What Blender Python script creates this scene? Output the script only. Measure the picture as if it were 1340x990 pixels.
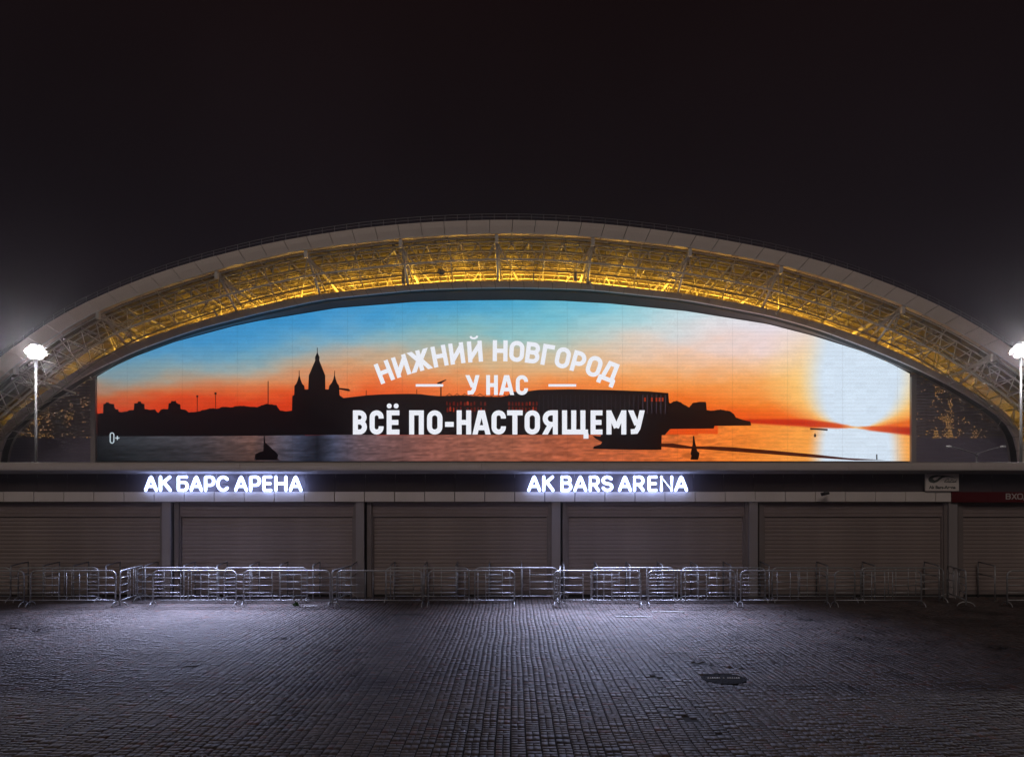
import bpy, bmesh, math, random
import numpy as np
from mathutils import Vector, Matrix

# ------------------------------------------------------------------ clear
for o in list(bpy.data.objects):
    bpy.data.objects.remove(o)
SC = bpy.context.scene
COL = SC.collection
random.seed(7)
rng = np.random.default_rng(11)

# ------------------------------------------------------------------ camera
F = 960.0            # focal length in photograph pixels
CX, HY = 670.0, 651.0   # vanishing point of the paving
CAMH = 3.33
cam_d = bpy.data.cameras.new('camera')
cam_d.sensor_width = 36.0
cam_d.lens = 36.0 * F / 1340.0
cam_d.shift_x = 0.0
cam_d.shift_y = (HY - 495.0) / 1340.0
cam_d.clip_start = 0.1
cam_d.clip_end = 3000
cam = bpy.data.objects.new('camera', cam_d)
COL.objects.link(cam)
cam.location = (0, 0, CAMH)
cam.rotation_euler = (math.radians(90), 0, 0)
SC.camera = cam

# ------------------------------------------------------------------ night sky, dim light of the city behind the camera
SUN_EL, SUN_AZ = math.radians(36), math.radians(-16)
wd = bpy.data.worlds.new('World'); SC.world = wd; wd.use_nodes = True
nt = wd.node_tree; nt.nodes.clear()
out = nt.nodes.new('ShaderNodeOutputWorld'); bg = nt.nodes.new('ShaderNodeBackground')
tc = nt.nodes.new('ShaderNodeTexCoord'); sep = nt.nodes.new('ShaderNodeSeparateXYZ')
ramp = nt.nodes.new('ShaderNodeValToRGB')
nt.links.new(tc.outputs['Generated'], sep.inputs[0])
nt.links.new(sep.outputs['Z'], ramp.inputs[0])
ramp.color_ramp.elements[0].position = 0.0
ramp.color_ramp.elements[0].color = (0.0110, 0.0085, 0.0125, 1)
ramp.color_ramp.elements[1].position = 0.62
ramp.color_ramp.elements[1].color = (0.0062, 0.0030, 0.0031, 1)
e = ramp.color_ramp.elements.new(0.33); e.color = (0.0072, 0.0052, 0.0068, 1)
cn = nt.nodes.new('ShaderNodeTexNoise'); cn.inputs['Scale'].default_value = 2.2; cn.inputs['Detail'].default_value = 5
nt.links.new(tc.outputs['Generated'], cn.inputs['Vector'])
cm = nt.nodes.new('ShaderNodeMapRange'); cm.inputs['From Min'].default_value = .3; cm.inputs['From Max'].default_value = .7
cm.inputs['To Min'].default_value = .82; cm.inputs['To Max'].default_value = 1.2
nt.links.new(cn.outputs['Fac'], cm.inputs['Value'])
vm = nt.nodes.new('ShaderNodeVectorMath'); vm.operation = 'SCALE'
nt.links.new(ramp.outputs[0], vm.inputs[0]); nt.links.new(cm.outputs[0], vm.inputs['Scale'])
nt.links.new(vm.outputs[0], bg.inputs[0]); bg.inputs[1].default_value = 1.0
nt.links.new(bg.outputs[0], out.inputs[0])

sun_d = bpy.data.lights.new('sun', 'SUN'); sun_d.energy = 0.34
sun_d.color = (1.0, 0.84, 0.74); sun_d.angle = math.radians(24)
sun = bpy.data.objects.new('sun', sun_d); COL.objects.link(sun)
d = Vector((-math.sin(SUN_AZ) * math.cos(SUN_EL), math.cos(SUN_AZ) * math.cos(SUN_EL), -math.sin(SUN_EL)))
sun.rotation_euler = d.to_track_quat('-Z', 'Y').to_euler()
sun.location = (0, -10, 60)

SC.view_settings.view_transform = 'Standard'
SC.view_settings.look = 'None'
SC.view_settings.exposure = 0.0
SC.view_settings.gamma = 1.0
SC.cycles.use_denoising = True
SC.cycles.max_bounces = 6
SC.cycles.volume_bounces = 0
SC.cycles.sample_clamp_indirect = 4.0

# ------------------------------------------------------------------ helpers
def W(px, py, Y):
    """the place, Y metres in front of the camera, that the photograph shows at px, py"""
    return Vector(((px - CX) / F * Y, Y, CAMH + (HY - py) / F * Y))

def link(o, parent=None):
    COL.objects.link(o)
    if parent is not None:
        o.parent = parent
    return o

def tag(o, label=None, cat=None, group=None, kind=None):
    if label: o['label'] = label
    if cat: o['category'] = cat
    if group: o['group'] = group
    if kind: o['kind'] = kind
    return o

def empty(name, loc=(0, 0, 0), rz=0.0, label=None, cat=None, group=None):
    o = bpy.data.objects.new(name, None)
    o.empty_display_size = 0.3
    COL.objects.link(o)
    o.location = loc; o.rotation_euler = (0, 0, rz)
    return tag(o, label, cat, group)

def copy_tree(o, parent=None):
    c = o.copy(); COL.objects.link(c)
    c.parent = parent
    for ch in list(o.children):
        copy_tree(ch, c)
    return c

class MB:
    def __init__(s):
        s.v = []; s.f = []
    def add(s, vs, fs):
        b = len(s.v)
        s.v.extend([tuple(v) for v in vs])
        s.f.extend([tuple(i + b for i in f) for f in fs])
    def hexa(s, a, b):
        """a, b: two quads (4 points each), bottom and top"""
        s.add(list(a) + list(b), [(3, 2, 1, 0), (4, 5, 6, 7), (0, 1, 5, 4), (1, 2, 6, 5), (2, 3, 7, 6), (3, 0, 4, 7)])
    def box(s, x0, x1, y0, y1, z0, z1):
        s.hexa([(x0, y0, z0), (x1, y0, z0), (x1, y1, z0), (x0, y1, z0)],
               [(x0, y0, z1), (x1, y0, z1), (x1, y1, z1), (x0, y1, z1)])
    def tube(s, pts, r, n=6, r1=None, caps=True, flat=1.0):
        pts = [Vector(p) for p in pts]
        N = len(pts)
        ring0 = len(s.v)
        up = None
        for i, p in enumerate(pts):
            if i == 0: t = pts[1] - pts[0]
            elif i == N - 1: t = pts[-1] - pts[-2]
            else: t = (pts[i + 1] - p).normalized() + (p - pts[i - 1]).normalized()
            if t.length < 1e-9: t = pts[i] - pts[i - 1]
            t.normalize()
            if up is None:
                a = Vector((0, 0, 1)) if abs(t.z) < .9 else Vector((0, 1, 0))
                up = (a - t * a.dot(t)).normalized()
            else:
                up = up - t * up.dot(t)
                if up.length < 1e-6:
                    a = Vector((1, 0, 0)); up = a - t * a.dot(t)
                up.normalize()
            sd = t.cross(up)
            rr = r if r1 is None else r + (r1 - r) * i / (N - 1)
            if 0 < i < N - 1:
                c = (pts[i + 1] - p).normalized().dot((p - pts[i - 1]).normalized())
                k = 1.0 / max(.6, math.sqrt((1 + max(-.3, c)) / 2))
            else: k = 1
            for j in range(n):
                an = 2 * math.pi * (j + .5) / n
                s.v.append(tuple(p + up * (rr * math.cos(an)) + sd * (rr * math.sin(an))))
        for i in range(N - 1):
            for j in range(n):
                a = ring0 + i * n + j; b = ring0 + i * n + (j + 1) % n
                s.f.append((a, b, b + n, a + n))
        if caps:
            s.f.append(tuple(ring0 + j for j in reversed(range(n))))
            s.f.append(tuple(ring0 + (N - 1) * n + j for j in range(n)))
    def sphere(s, c, r, seg=10, rings=6, sy=1.0, sz=1.0):
        c = Vector(c); b = len(s.v)
        s.v.append((c.x, c.y, c.z + r * sz))
        for i in range(1, rings):
            th = math.pi * i / rings
            for j in range(seg):
                ph = 2 * math.pi * j / seg
                s.v.append((c.x + r * math.sin(th) * math.cos(ph), c.y + r * sy * math.sin(th) * math.sin(ph), c.z + r * sz * math.cos(th)))
        s.v.append((c.x, c.y, c.z - r * sz))
        for j in range(seg):
            s.f.append((b, b + 1 + j, b + 1 + (j + 1) % seg))
        for i in range(rings - 2):
            for j in range(seg):
                a = b + 1 + i * seg + j; d_ = b + 1 + i * seg + (j + 1) % seg
                s.f.append((a, a + seg, d_ + seg, d_))
        last = b + 1 + (rings - 1) * seg
        for j in range(seg):
            s.f.append((last, b + 1 + (rings - 2) * seg + (j + 1) % seg, b + 1 + (rings - 2) * seg + j))
    def lathe(s, prof, n=16, c=(0, 0, 0)):
        b = len(s.v)
        for (r, z) in prof:
            for j in range(n):
                a = 2 * math.pi * j / n
                s.v.append((c[0] + r * math.cos(a), c[1] + r * math.sin(a), c[2] + z))
        for i in range(len(prof) - 1):
            for j in range(n):
                p = b + i * n + j; q = b + i * n + (j + 1) % n
                s.f.append((p, q, q + n, p + n))
        s.f.append(tuple(b + j for j in reversed(range(n))))
        s.f.append(tuple(b + (len(prof) - 1) * n + j for j in range(n)))
    def prism(s, poly, y0, y1):
        """poly: (x, z) outline, given depth from y0 (front) to y1 (back)"""
        n = len(poly); b = len(s.v)
        for (x, z) in poly: s.v.append((x, y0, z))
        for (x, z) in poly: s.v.append((x, y1, z))
        s.f.append(tuple(b + i for i in range(n)))
        s.f.append(tuple(b + n + i for i in reversed(range(n))))
        for i in range(n):
            j = (i + 1) % n
            s.f.append((b + i, b + n + i, b + n + j, b + j))
    def mesh(s, name, mat, smooth=False, normals=True):
        me = bpy.data.meshes.new(name)
        me.from_pydata(s.v, [], s.f)
        if normals:
            bm = bmesh.new(); bm.from_mesh(me)
            bmesh.ops.recalc_face_normals(bm, faces=bm.faces)
            bm.to_mesh(me); bm.free()
        me.materials.append(mat)
        if smooth:
            me.polygons.foreach_set('use_smooth', [True] * len(me.polygons))
        me.update()
        return me
    def build(s, name, mat, parent=None, smooth=False, normals=True, kind=None, world=True):
        """vertices are given in the thing's parent frame, or in world metres when world is True"""
        if parent is not None and world:
            p = parent
            off = Vector((0, 0, 0))
            while p is not None:
                off += Vector(p.location); p = p.parent
            s.v = [(x - off.x, y - off.y, z - off.z) for (x, y, z) in s.v]
        o = bpy.data.objects.new(name, s.mesh(name, mat, smooth, normals))
        link(o, parent)
        if kind: o['kind'] = kind
        return o

# ------------------------------------------------------------------ materials
def newmat(name):
    m = bpy.data.materials.new(name); m.use_nodes = True
    nt = m.node_tree
    b = nt.nodes['Principled BSDF']
    return m, nt, b

def paint(name, col, rough=0.5, metal=0.0, var=0.18, scale=3.0, bump=0.0, spec=0.5, streak=None):
    m, nt, b = newmat(name)
    tcn = nt.nodes.new('ShaderNodeTexCoord')
    noi = nt.nodes.new('ShaderNodeTexNoise'); noi.inputs['Scale'].default_value = scale; noi.inputs['Detail'].default_value = 6
    if streak:
        mp = nt.nodes.new('ShaderNodeMapping'); mp.inputs['Scale'].default_value = streak
        nt.links.new(tcn.outputs['Object'], mp.inputs[0]); nt.links.new(mp.outputs[0], noi.inputs['Vector'])
    else:
        nt.links.new(tcn.outputs['Object'], noi.inputs['Vector'])
    r = nt.nodes.new('ShaderNodeValToRGB')
    r.color_ramp.elements[0].position = .25; r.color_ramp.elements[1].position = .75
    lo = [c * (1 - var) for c in col]; hi = [min(1, c * (1 + var)) for c in col]
    r.color_ramp.elements[0].color = (*lo, 1); r.color_ramp.elements[1].color = (*hi, 1)
    nt.links.new(noi.outputs['Fac'], r.inputs[0]); nt.links.new(r.outputs[0], b.inputs['Base Color'])
    b.inputs['Roughness'].default_value = rough; b.inputs['Metallic'].default_value = metal
    b.inputs['Specular IOR Level'].default_value = spec
    if bump:
        bp = nt.nodes.new('ShaderNodeBump'); bp.inputs['Strength'].default_value = bump; bp.inputs['Distance'].default_value = .01
        n2 = nt.nodes.new('ShaderNodeTexNoise'); n2.inputs['Scale'].default_value = scale * 12
        nt.links.new(tcn.outputs['Object'], n2.inputs['Vector'])
        nt.links.new(n2.outputs['Fac'], bp.inputs['Height']); nt.links.new(bp.outputs[0], b.inputs['Normal'])
    return m

def glow(name, col, strength):
    m = bpy.data.materials.new(name); m.use_nodes = True
    nt = m.node_tree; nt.nodes.clear()
    o = nt.nodes.new('ShaderNodeOutputMaterial'); e = nt.nodes.new('ShaderNodeEmission')
    e.inputs[0].default_value = (*col, 1); e.inputs[1].default_value = strength
    nt.links.new(e.outputs[0], o.inputs[0])
    return m

def s2l(c):
    c = np.asarray(c, float) / 255.0
    return np.where(c <= .04045, c / 12.92, ((c + .055) / 1.055) ** 2.4)

M = {}
M['parapet'] = paint('parapet cladding', (.64, .585, .57), .45, var=.07, scale=.8, bump=.05)
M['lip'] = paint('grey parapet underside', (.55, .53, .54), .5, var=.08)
M['iron'] = paint('dull cast iron', (.018, .016, .016), .9, var=.3, scale=12, spec=.08)
M['band'] = paint('dark fascia cladding', (.10, .085, .095), .35, var=.15, scale=.7)
M['tile'] = paint('pale fascia panel', (.82, .76, .72), .5, var=.06, scale=.9, streak=(1, 1, .3))
M['tile_red'] = paint('red sign panel', (.12, .008, .011), .4, var=.12, scale=1.5)
M['shutter'] = paint('shutter paint', (.33, .27, .255), .55, var=.20, scale=1.4, streak=(.5, 1, .35), bump=.04)
M['shutter_box'] = paint('shutter box paint', (.32, .26, .25), .55, var=.10, scale=1.2)
M['pillar'] = paint('pillar cladding', (.36, .33, .335), .5, var=.08, scale=1.2, streak=(1, 1, .25))
M['guide'] = paint('shutter guide', (.24, .205, .20), .45, var=.08, scale=2)
M['plinth'] = paint('dark plinth', (.02, .02, .02), .8, var=.2)
M['steel'] = paint('galvanised steel', (.46, .47, .49), .50, metal=.55, var=.18, scale=14)
M['steel_dull'] = paint('dull steel tube', (.22, .22, .23), .5, metal=.5, var=.2, scale=10)
M['roof_clad'] = paint('roof fascia cladding', (.80, .70, .63), .5, var=.05, scale=.25)
M['roof_dark'] = paint('roof membrane', (.16, .15, .15), .8, var=.15, scale=.2)
M['soffit'] = paint('roof soffit', (.075, .058, .036), .7, var=.5, scale=.35, streak=(1, .35, 1))
M['truss'] = paint('white truss paint', (.76, .73, .69), .35, var=.1, scale=.6)
M['rim'] = paint('screen rim cladding', (.80, .73, .72), .5, var=.05, scale=.3)
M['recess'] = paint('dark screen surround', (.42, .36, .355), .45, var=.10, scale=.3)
M['wing'] = paint('perforated facade', (.30, .27, .33), .5, var=.25, scale=.5, streak=(3, 1, .6))
M['wing_low'] = paint('smooth facade', (.26, .24, .34), .45, var=.08, scale=.3)
M['dark'] = paint('dark metal', (.03, .03, .033), .45, var=.2, scale=4)
M['white_paint'] = paint('white painted metal', (.72, .72, .72), .4, var=.08, scale=3)
M['mast'] = paint('pale grey mast paint', (.14, .14, .14), .5, var=.1, scale=2)
M['amber'] = glow('amber light through the facade', (1.0, .50, .14), .30)
M['amber_lens'] = glow('amber floodlight lens', (1.0, .55, .12), 8)
M['led_face'] = glow('white sign face light', (.93, .94, 1.0), .84)
M['led_side'] = glow('white sign edge light', (.42, .52, 1.0), 6.5)
M['caption'] = glow('white caption on the screen', (.86, .88, .95), 1.0)
M['lamp'] = glow('frosted mast lamp globe', (1.0, .96, .98), 1.5)
M['bulb'] = glow('mast lamp bulb', (1.0, .94, .98), 1700)
M['black_px'] = glow('black picture area', (.0022, .0014, .0022), 1.0)

# ------------------------------------------------------------------ ground
g = MB()
g.add([(-250, -25, -.06), (250, -25, -.06), (250, 255, -.06), (-250, 255, -.06)], [(0, 1, 2, 3)])
ground = g.build('ground', paint('sand bed and asphalt', (.030, .026, .024), .9, var=.4, scale=1.5, bump=.3), kind='structure')

def paver_mat():
    m, nt, b = newmat('concrete paving brick')
    L = nt.links.new
    at = nt.nodes.new('ShaderNodeAttribute'); at.attribute_name = 'tint'
    geo = nt.nodes.new('ShaderNodeNewGeometry')
    n1 = nt.nodes.new('ShaderNodeTexNoise'); n1.inputs['Scale'].default_value = .55; n1.inputs['Detail'].default_value = 7; n1.inputs['Roughness'].default_value = .65
    L(geo.outputs['Position'], n1.inputs['Vector'])
    r1 = nt.nodes.new('ShaderNodeValToRGB'); r1.color_ramp.elements[0].position = .36; r1.color_ramp.elements[0].color = (.55, .53, .52, 1)
    r1.color_ramp.elements[1].position = .56; r1.color_ramp.elements[1].color = (1, 1, 1, 1)
    L(n1.outputs['Fac'], r1.inputs[0])
    n2 = nt.nodes.new('ShaderNodeTexNoise'); n2.inputs['Scale'].default_value = 45; n2.inputs['Detail'].default_value = 5
    L(geo.outputs['Position'], n2.inputs['Vector'])
    r2 = nt.nodes.new('ShaderNodeValToRGB'); r2.color_ramp.elements[0].position = .3; r2.color_ramp.elements[0].color = (.72, .70, .69, 1)
    r2.color_ramp.elements[1].position = .7; r2.color_ramp.elements[1].color = (1.12, 1.12, 1.12, 1)
    L(n2.outputs['Fac'], r2.inputs[0])
    mx = nt.nodes.new('ShaderNodeMix'); mx.data_type = 'RGBA'; mx.blend_type = 'MULTIPLY'; mx.inputs[0].default_value = 1
    L(at.outputs['Color'], mx.inputs[6]); L(r1.outputs[0], mx.inputs[7])
    mx2 = nt.nodes.new('ShaderNodeMix'); mx2.data_type = 'RGBA'; mx2.blend_type = 'MULTIPLY'; mx2.inputs[0].default_value = 1
    L(mx.outputs[2], mx2.inputs[6]); L(r2.outputs[0], mx2.inputs[7])
    L(mx2.outputs[2], b.inputs['Base Color'])
    rr = nt.nodes.new('ShaderNodeMapRange'); rr.inputs['To Min'].default_value = .50; rr.inputs['To Max'].default_value = .80
    L(n1.outputs['Fac'], rr.inputs['Value']); L(rr.outputs[0], b.inputs['Roughness'])
    bp = nt.nodes.new('ShaderNodeBump'); bp.inputs['Strength'].default_value = .25; bp.inputs['Distance'].default_value = .003
    L(n2.outputs['Fac'], bp.inputs['Height']); L(bp.outputs[0], b.inputs['Normal']); b.inputs['Specular IOR Level'].default_value = .35
    return m
M['paver'] = paver_mat()

def vnoise(x, y, seed=0):
    xi = np.floor(x).astype(int); yi = np.floor(y).astype(int)
    fx = x - xi; fy = y - yi
    fx = fx * fx * (3 - 2 * fx); fy = fy * fy * (3 - 2 * fy)
    def h(a, b):
        n = (a * 374761393 + b * 668265263 + seed * 974634777) & 0x7fffffff
        n = ((n ^ (n >> 13)) * 1274126177) & 0x7fffffff
        return ((n ^ (n >> 16)) & 0xffff) / 65535.0
    return (h(xi, yi) * (1 - fx) + h(xi + 1, yi) * fx) * (1 - fy) + (h(xi, yi + 1) * (1 - fx) + h(xi + 1, yi + 1) * fx) * fy

MAN = W(947, 887, 13.5); MAN_R = .34          # manhole cover, cut out of the paving
PIT = .2075                                    # column pitch
Y0, Y1 = 8.6, 24.7
def make_bricks():
    """rows of brick paving: columns running away from the camera, each of pairs, singles and a few long bricks"""
    cx, cy, hw, hd = [], [], [], []
    ncol = int(21.0 / PIT)
    for c in range(-ncol, ncol + 1):
        xc = (c + .5) * PIT - .01
        lo = max(Y0, abs(xc) * 960 / 780 - 1.0)
        lo = Y0 + math.floor((lo - Y0) / .101) * .101 if lo > Y0 else Y0
        y = lo + random.uniform(0, .05) - (.05 if c % 2 else 0)
        while y < Y1:
            r = random.random()
            if r < .60: dep, parts = .101, 2
            elif r < .84: dep, parts = .101, 1
            else: dep, parts = .202, 2
            if parts == 1:
                cx.append(xc); cy.append(y + dep / 2); hw.append(PIT / 2 - .0085); hd.append(dep / 2 - .0022)
            else:
                j = random.gauss(0, .003)
                for sgn in (-1, 1):
                    cx.append(xc + sgn * (PIT / 4 - .0026) + j * .5); cy.append(y + dep / 2 + random.gauss(0, .0012))
                    hw.append(PIT / 4 - .0062); hd.append(dep / 2 - .0024)
            y += dep
    cx, cy, hw, hd = map(np.array, (cx, cy, hw, hd))
    # the laid lines wander a little
    cx = cx + (vnoise(cx * .35 + 50, cy * .5 + 9, 3) - .5) * .045 + (vnoise(cx * 2.2 + 50, cy * 1.6 + 9, 5) - .5) * .012
    cy = cy + (vnoise(cx * .5 + 80, cy * .4 + 9, 8) - .5) * .10
    wear = vnoise(cx * 1.1 + 40, cy * 1.1 + 3, 21) * .6 + vnoise(cx * 3.0 + 40, cy * 3.0 + 3, 22) * .4
    keep = ~((wear > .865) & (rng.random(len(cx)) < .55))
    keep &= (cx - MAN.x) ** 2 + (cy - MAN.y) ** 2 > (MAN_R + .07) ** 2
    cx, cy, hw, hd, wear = cx[keep], cy[keep], hw[keep], hd[keep], wear[keep]
    n = len(cx)
    top = rng.normal(0, .0010, n) - np.clip(wear - .70, 0, 1) * .03 + (vnoise(cx * .3 + 20, cy * .3, 31) - .5) * .012
    tx = rng.normal(0, .004, n); ty = rng.normal(0, .004, n)
    base = np.array([.155, .128, .122])
    tint = base * (1 + rng.normal(0, .13, n))[:, None]
    red = rng.random(n) < .07
    tint[red] *= np.array([1.15, .82, .74])
    grey = rng.random(n) < .10
    tint[grey] *= np.array([.92, 1.0, 1.06])
    tint *= (1 - .45 * np.clip((wear - .58) * 4, 0, 1))[:, None]
    return cx, cy, hw, hd, top, tx, ty, np.clip(tint, .03, .6)

cx, cy, hw, hd, top, tx, ty, tint = make_bricks()
SG = np.array([(-1, -1), (1, -1), (1, 1), (-1, 1)], float)
def brick_arrays(idx):
    n = len(idx)
    v = np.zeros((n, 8, 3))
    for k in range(4):
        sx, sy = SG[k]
        v[:, k, 0] = cx[idx] + sx * hw[idx]; v[:, k, 1] = cy[idx] + sy * hd[idx]; v[:, k, 2] = -.030
        ix = sx * (hw[idx] - .0032); iy = sy * (hd[idx] - .0032)
        v[:, 4 + k, 0] = cx[idx] + ix; v[:, 4 + k, 1] = cy[idx] + iy
        v[:, 4 + k, 2] = top[idx] + ix * tx[idx] + iy * ty[idx]
    f = np.array([(4, 5, 6, 7), (0, 1, 5, 4), (1, 2, 6, 5), (2, 3, 7, 6), (3, 0, 4, 7)])
    return v, f
def bricks_mesh(idx, name, origin=(0, 0, 0)):
    v, f = brick_arrays(idx)
    n = len(idx)
    vv = (v - np.array(origin)).reshape(-1, 3)
    ff = (f[None] + (np.arange(n) * 8)[:, None, None]).reshape(-1, 4)
    me = bpy.data.meshes.new(name)
    me.vertices.add(len(vv)); me.vertices.foreach_set('co', vv.ravel())
    me.loops.add(ff.size); me.loops.foreach_set('vertex_index', ff.ravel().astype(np.int32))
    me.polygons.add(len(ff)); me.polygons.foreach_set('loop_start', (np.arange(len(ff)) * 4).astype(np.int32))
    me.update(calc_edges=True); me.validate()
    a = me.attributes.new('tint', 'FLOAT_COLOR', 'FACE')
    c4 = np.ones((n, 5, 4)); c4[:, :, :3] = tint[idx][:, None, :]
    a.data.foreach_set('color', c4.ravel())
    me.materials.append(M['paver'])
    return me
# the bed the bricks lie on is the paving itself; bricks are its children
pv = MB(); pv.add([(-21, Y0 - .5, -.019), (21, Y0 - .5, -.019), (21, Y1 + .1, -.019), (-21, Y1 + .1, -.019)], [(0, 1, 2, 3)])
paving = pv.build('plaza_paving', paint('dark joint sand', (.020, .017, .015), .95, var=.4, scale=6), kind='structure')
vis = np.where((np.abs(cx) < cy * 675 / F) & (cy > F * CAMH / 339.0 + .03))[0]
near = vis[np.argsort(cy[vis])[:300]]
mask = np.ones(len(cx), bool); mask[near] = False
o = bpy.data.objects.new('brick_field', bricks_mesh(np.where(mask)[0], 'brick_field')); link(o, paving); o['kind'] = 'stuff'
for i in near:
    loc = (cx[i], cy[i], 0)
    o = bpy.data.objects.new('brick', bricks_mesh(np.array([i]), 'brick', loc)); o.location = loc; link(o, paving)

# ------------------------------------------------------------------ stroke lettering
def arc(cx_, cy_, rx, ry, a0, a1, n=8):
    return [(cx_ + rx * math.cos(math.radians(a0 + (a1 - a0) * i / n)), cy_ + ry * math.sin(math.radians(a0 + (a1 - a0) * i / n))) for i in range(n + 1)]

def glyph(ch, w, t):
    """centre lines of a letter in a box w wide and 1 high, for strokes t thick -> list of (points, thickness factor)"""
    h = t / 2; R = w - h
    V = lambda x: [(x, 0), (x, 1)]
    r = min((w - t) / 2, .24)
    def bowl(y0, y1, x0=h, right=R):
        rr = min((y1 - y0) / 2, (right - x0) * .62)
        return [(x0, y1)] + arc(right - rr, y1 - rr, rr, rr, 90, 0, 5) + arc(right - rr, y0 + rr, rr, rr, 0, -90, 5) + [(x0, y0)]
    if ch in 'НH': return [V(h), V(R), [(h, .5), (R, .5)]]
    if ch == 'И': return [V(h), V(R), [(h, .16), (R, .84)]]
    if ch == 'Й': return [V(h), V(R), [(h, .16), (R, .84)], ('thin', arc(w / 2, 1.24, w * .23, .115, 180, 360, 6))]
    if ch == 'Ж': return [V(w / 2), [(h * .8, 1), (w / 2, .44)], [(h * .7, 0), (w / 2, .60)], [(w - h * .8, 1), (w / 2, .44)], [(w - h * .7, 0), (w / 2, .60)]]
    if ch == 'О':
        p = arc(R - r, 1 - h - r, r, r, 0, 90, 5) + arc(h + r, 1 - h - r, r, r, 90, 180, 5) + arc(h + r, h + r, r, r, 180, 270, 5) + arc(R - r, h + r, r, r, 270, 360, 5)
        return [p + [p[0]] + [p[1]]]
    if ch in 'СC':
        return [[(R, .66)] + arc(R - r, 1 - h - r, r, r, 0, 90, 5) + arc(h + r, 1 - h - r, r, r, 90, 180, 5) + arc(h + r, h + r, r, r, 180, 270, 5) + arc(R - r, h + r, r, r, 270, 360, 5) + [(R, .34)]]
    if ch in 'ВB': return [V(h), bowl(.52, 1 - h, right=R - .015), bowl(h, .52)]
    if ch == 'Г': return [[(h, 0), (h, 1 - h), (w, 1 - h)]]
    if ch in 'РP': return [V(h), bowl(.40, 1 - h)]
    if ch == 'Д': return [[(w * .22, .16), (w * .36, 1 - h), (w * .80, 1 - h), (w * .80, .16)], [(0, .14), (w, .14)], [(h * .8, -.16), (h * .8, .2)], [(w - h * .8, -.16), (w - h * .8, .2)]]
    if ch == 'У': return [[(h * .85, 1), (w * .52, .40)], [(w - h * .85, 1), (w * .60, .27), (w * .47, .13), (w * .14, .115)]]
    if ch in 'АA': return [[(h * .9, 0), (w / 2 - t * .14, 1)], [(w - h * .9, 0), (w / 2 + t * .14, 1)], [(w * .24, .28), (w * .76, .28)]]
    if ch in 'ЕE': return [[(w, 1 - h), (h, 1 - h), (h, h), (w, h)], [(h, .5), (w * .92, .5)]]
    if ch == 'Ё': return [[(w, 1 - h), (h, 1 - h), (h, h), (w, h)], [(h, .5), (w * .92, .5)], ('dot', w * .20, 1.18), ('dot', w * .74, 1.18)]
    if ch == 'П': return [[(h, 0), (h, 1 - h), (R, 1 - h), (R, 0)]]
    if ch == 'Т': return [[(0, 1 - h), (w, 1 - h)], [(w / 2, 0), (w / 2, 1 - h)]]
    if ch == 'Я': return [V(R), [(w - x, y) for (x, y) in bowl(.42, 1 - h)], [(h * .9, 0), (w * .52, .42)]]
    if ch == 'Щ':
        q = w * .90
        return [[(h, 1), (h, h), (w, h)], [(q * .5, 1), (q * .5, h)], [(q - h, 1), (q - h, h)], [(w - h * .8, .05), (w - h * .8, -.17)]]
    if ch == 'М': return [V(h), V(R), [(h * 1.1, .93), (w / 2, .28)], [(w - h * 1.1, .93), (w / 2, .28)]]
    if ch == 'Х': return [[(h * .9, 0), (w - h * .9, 1)], [(h * .9, 1), (w - h * .9, 0)]]
    if ch == '-': return [[(0, .42), (w, .42)]]
    if ch == '+': return [[(0, .5), (w, .5)], [(w / 2, .5 - w / 2), (w / 2, .5 + w / 2)]]
    return []

def flat_letter(mb, ch, w, hgt, t, place, depth):
    """flat stroke letter; place(x, y, k) -> world point, k is the layer (a few mm apart) """
    for k, st in enumerate(glyph(ch, w, t)):
        tt = t
        if st[0] == 'dot':
            c = [(st[1] + t * .5 * math.cos(a * math.pi / 6), st[2] + t * .5 * math.sin(a * math.pi / 6)) for a in range(12)]
            vs = [place(x, y, k) for x, y in c]; vb = [place(x, y, k, depth) for x, y in c]
            mb.add(vs + vb, [tuple(range(12))] + [(i, 12 + i, 12 + (i + 1) % 12, (i + 1) % 12) for i in range(12)])
            continue
        if st[0] == 'thin': st = st[1]; tt = t * .48
        P = []
        for x, y in st:
            if not P or (Vector((x, y)) - P[-1]).length > 1e-4: P.append(Vector((x, y)))
        A, B = [], []
        for i, p in enumerate(P):
            d0 = (P[i] - P[i - 1]).normalized() if i > 0 else None
            d1 = (P[i + 1] - P[i]).normalized() if i < len(P) - 1 else None
            if d0 is None: d0 = d1
            if d1 is None: d1 = d0
            n0 = Vector((-d0.y, d0.x)); n1 = Vector((-d1.y, d1.x))
            nn = (n0 + n1); nn.normalize()
            k_ = 1 / max(.5, nn.dot(n0))
            qa, qb = p + nn * tt / 2 * k_, p - nn * tt / 2 * k_
            if i in (0, len(P) - 1) and p.y in (0, 1) and .3 < abs(d0.y) < .9999:
                qa = qa + d0 * ((p.y - qa.y) / d0.y); qb = qb + d0 * ((p.y - qb.y) / d0.y)
            A.append(qa); B.append(qb)
        n = len(P)
        vs = [place(q.x, q.y, k) for q in A] + [place(q.x, q.y, k) for q in B]
        vb = [place(q.x, q.y, k, depth) for q in A] + [place(q.x, q.y, k, depth) for q in B]
        fs = []
        for i in range(n - 1):
            fs.append((i, n + i, n + i + 1, i + 1))
            fs.append((i, i + 1, 2 * n + i + 1, 2 * n + i))
            fs.append((n + i, 3 * n + i, 3 * n + i + 1, n + i + 1))
        fs.append((0, 2 * n, 3 * n, n)); fs.append((n - 1, 2 * n - 1, 4 * n - 1, 3 * n - 1))
        mb.add(vs + vb, fs)

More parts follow.
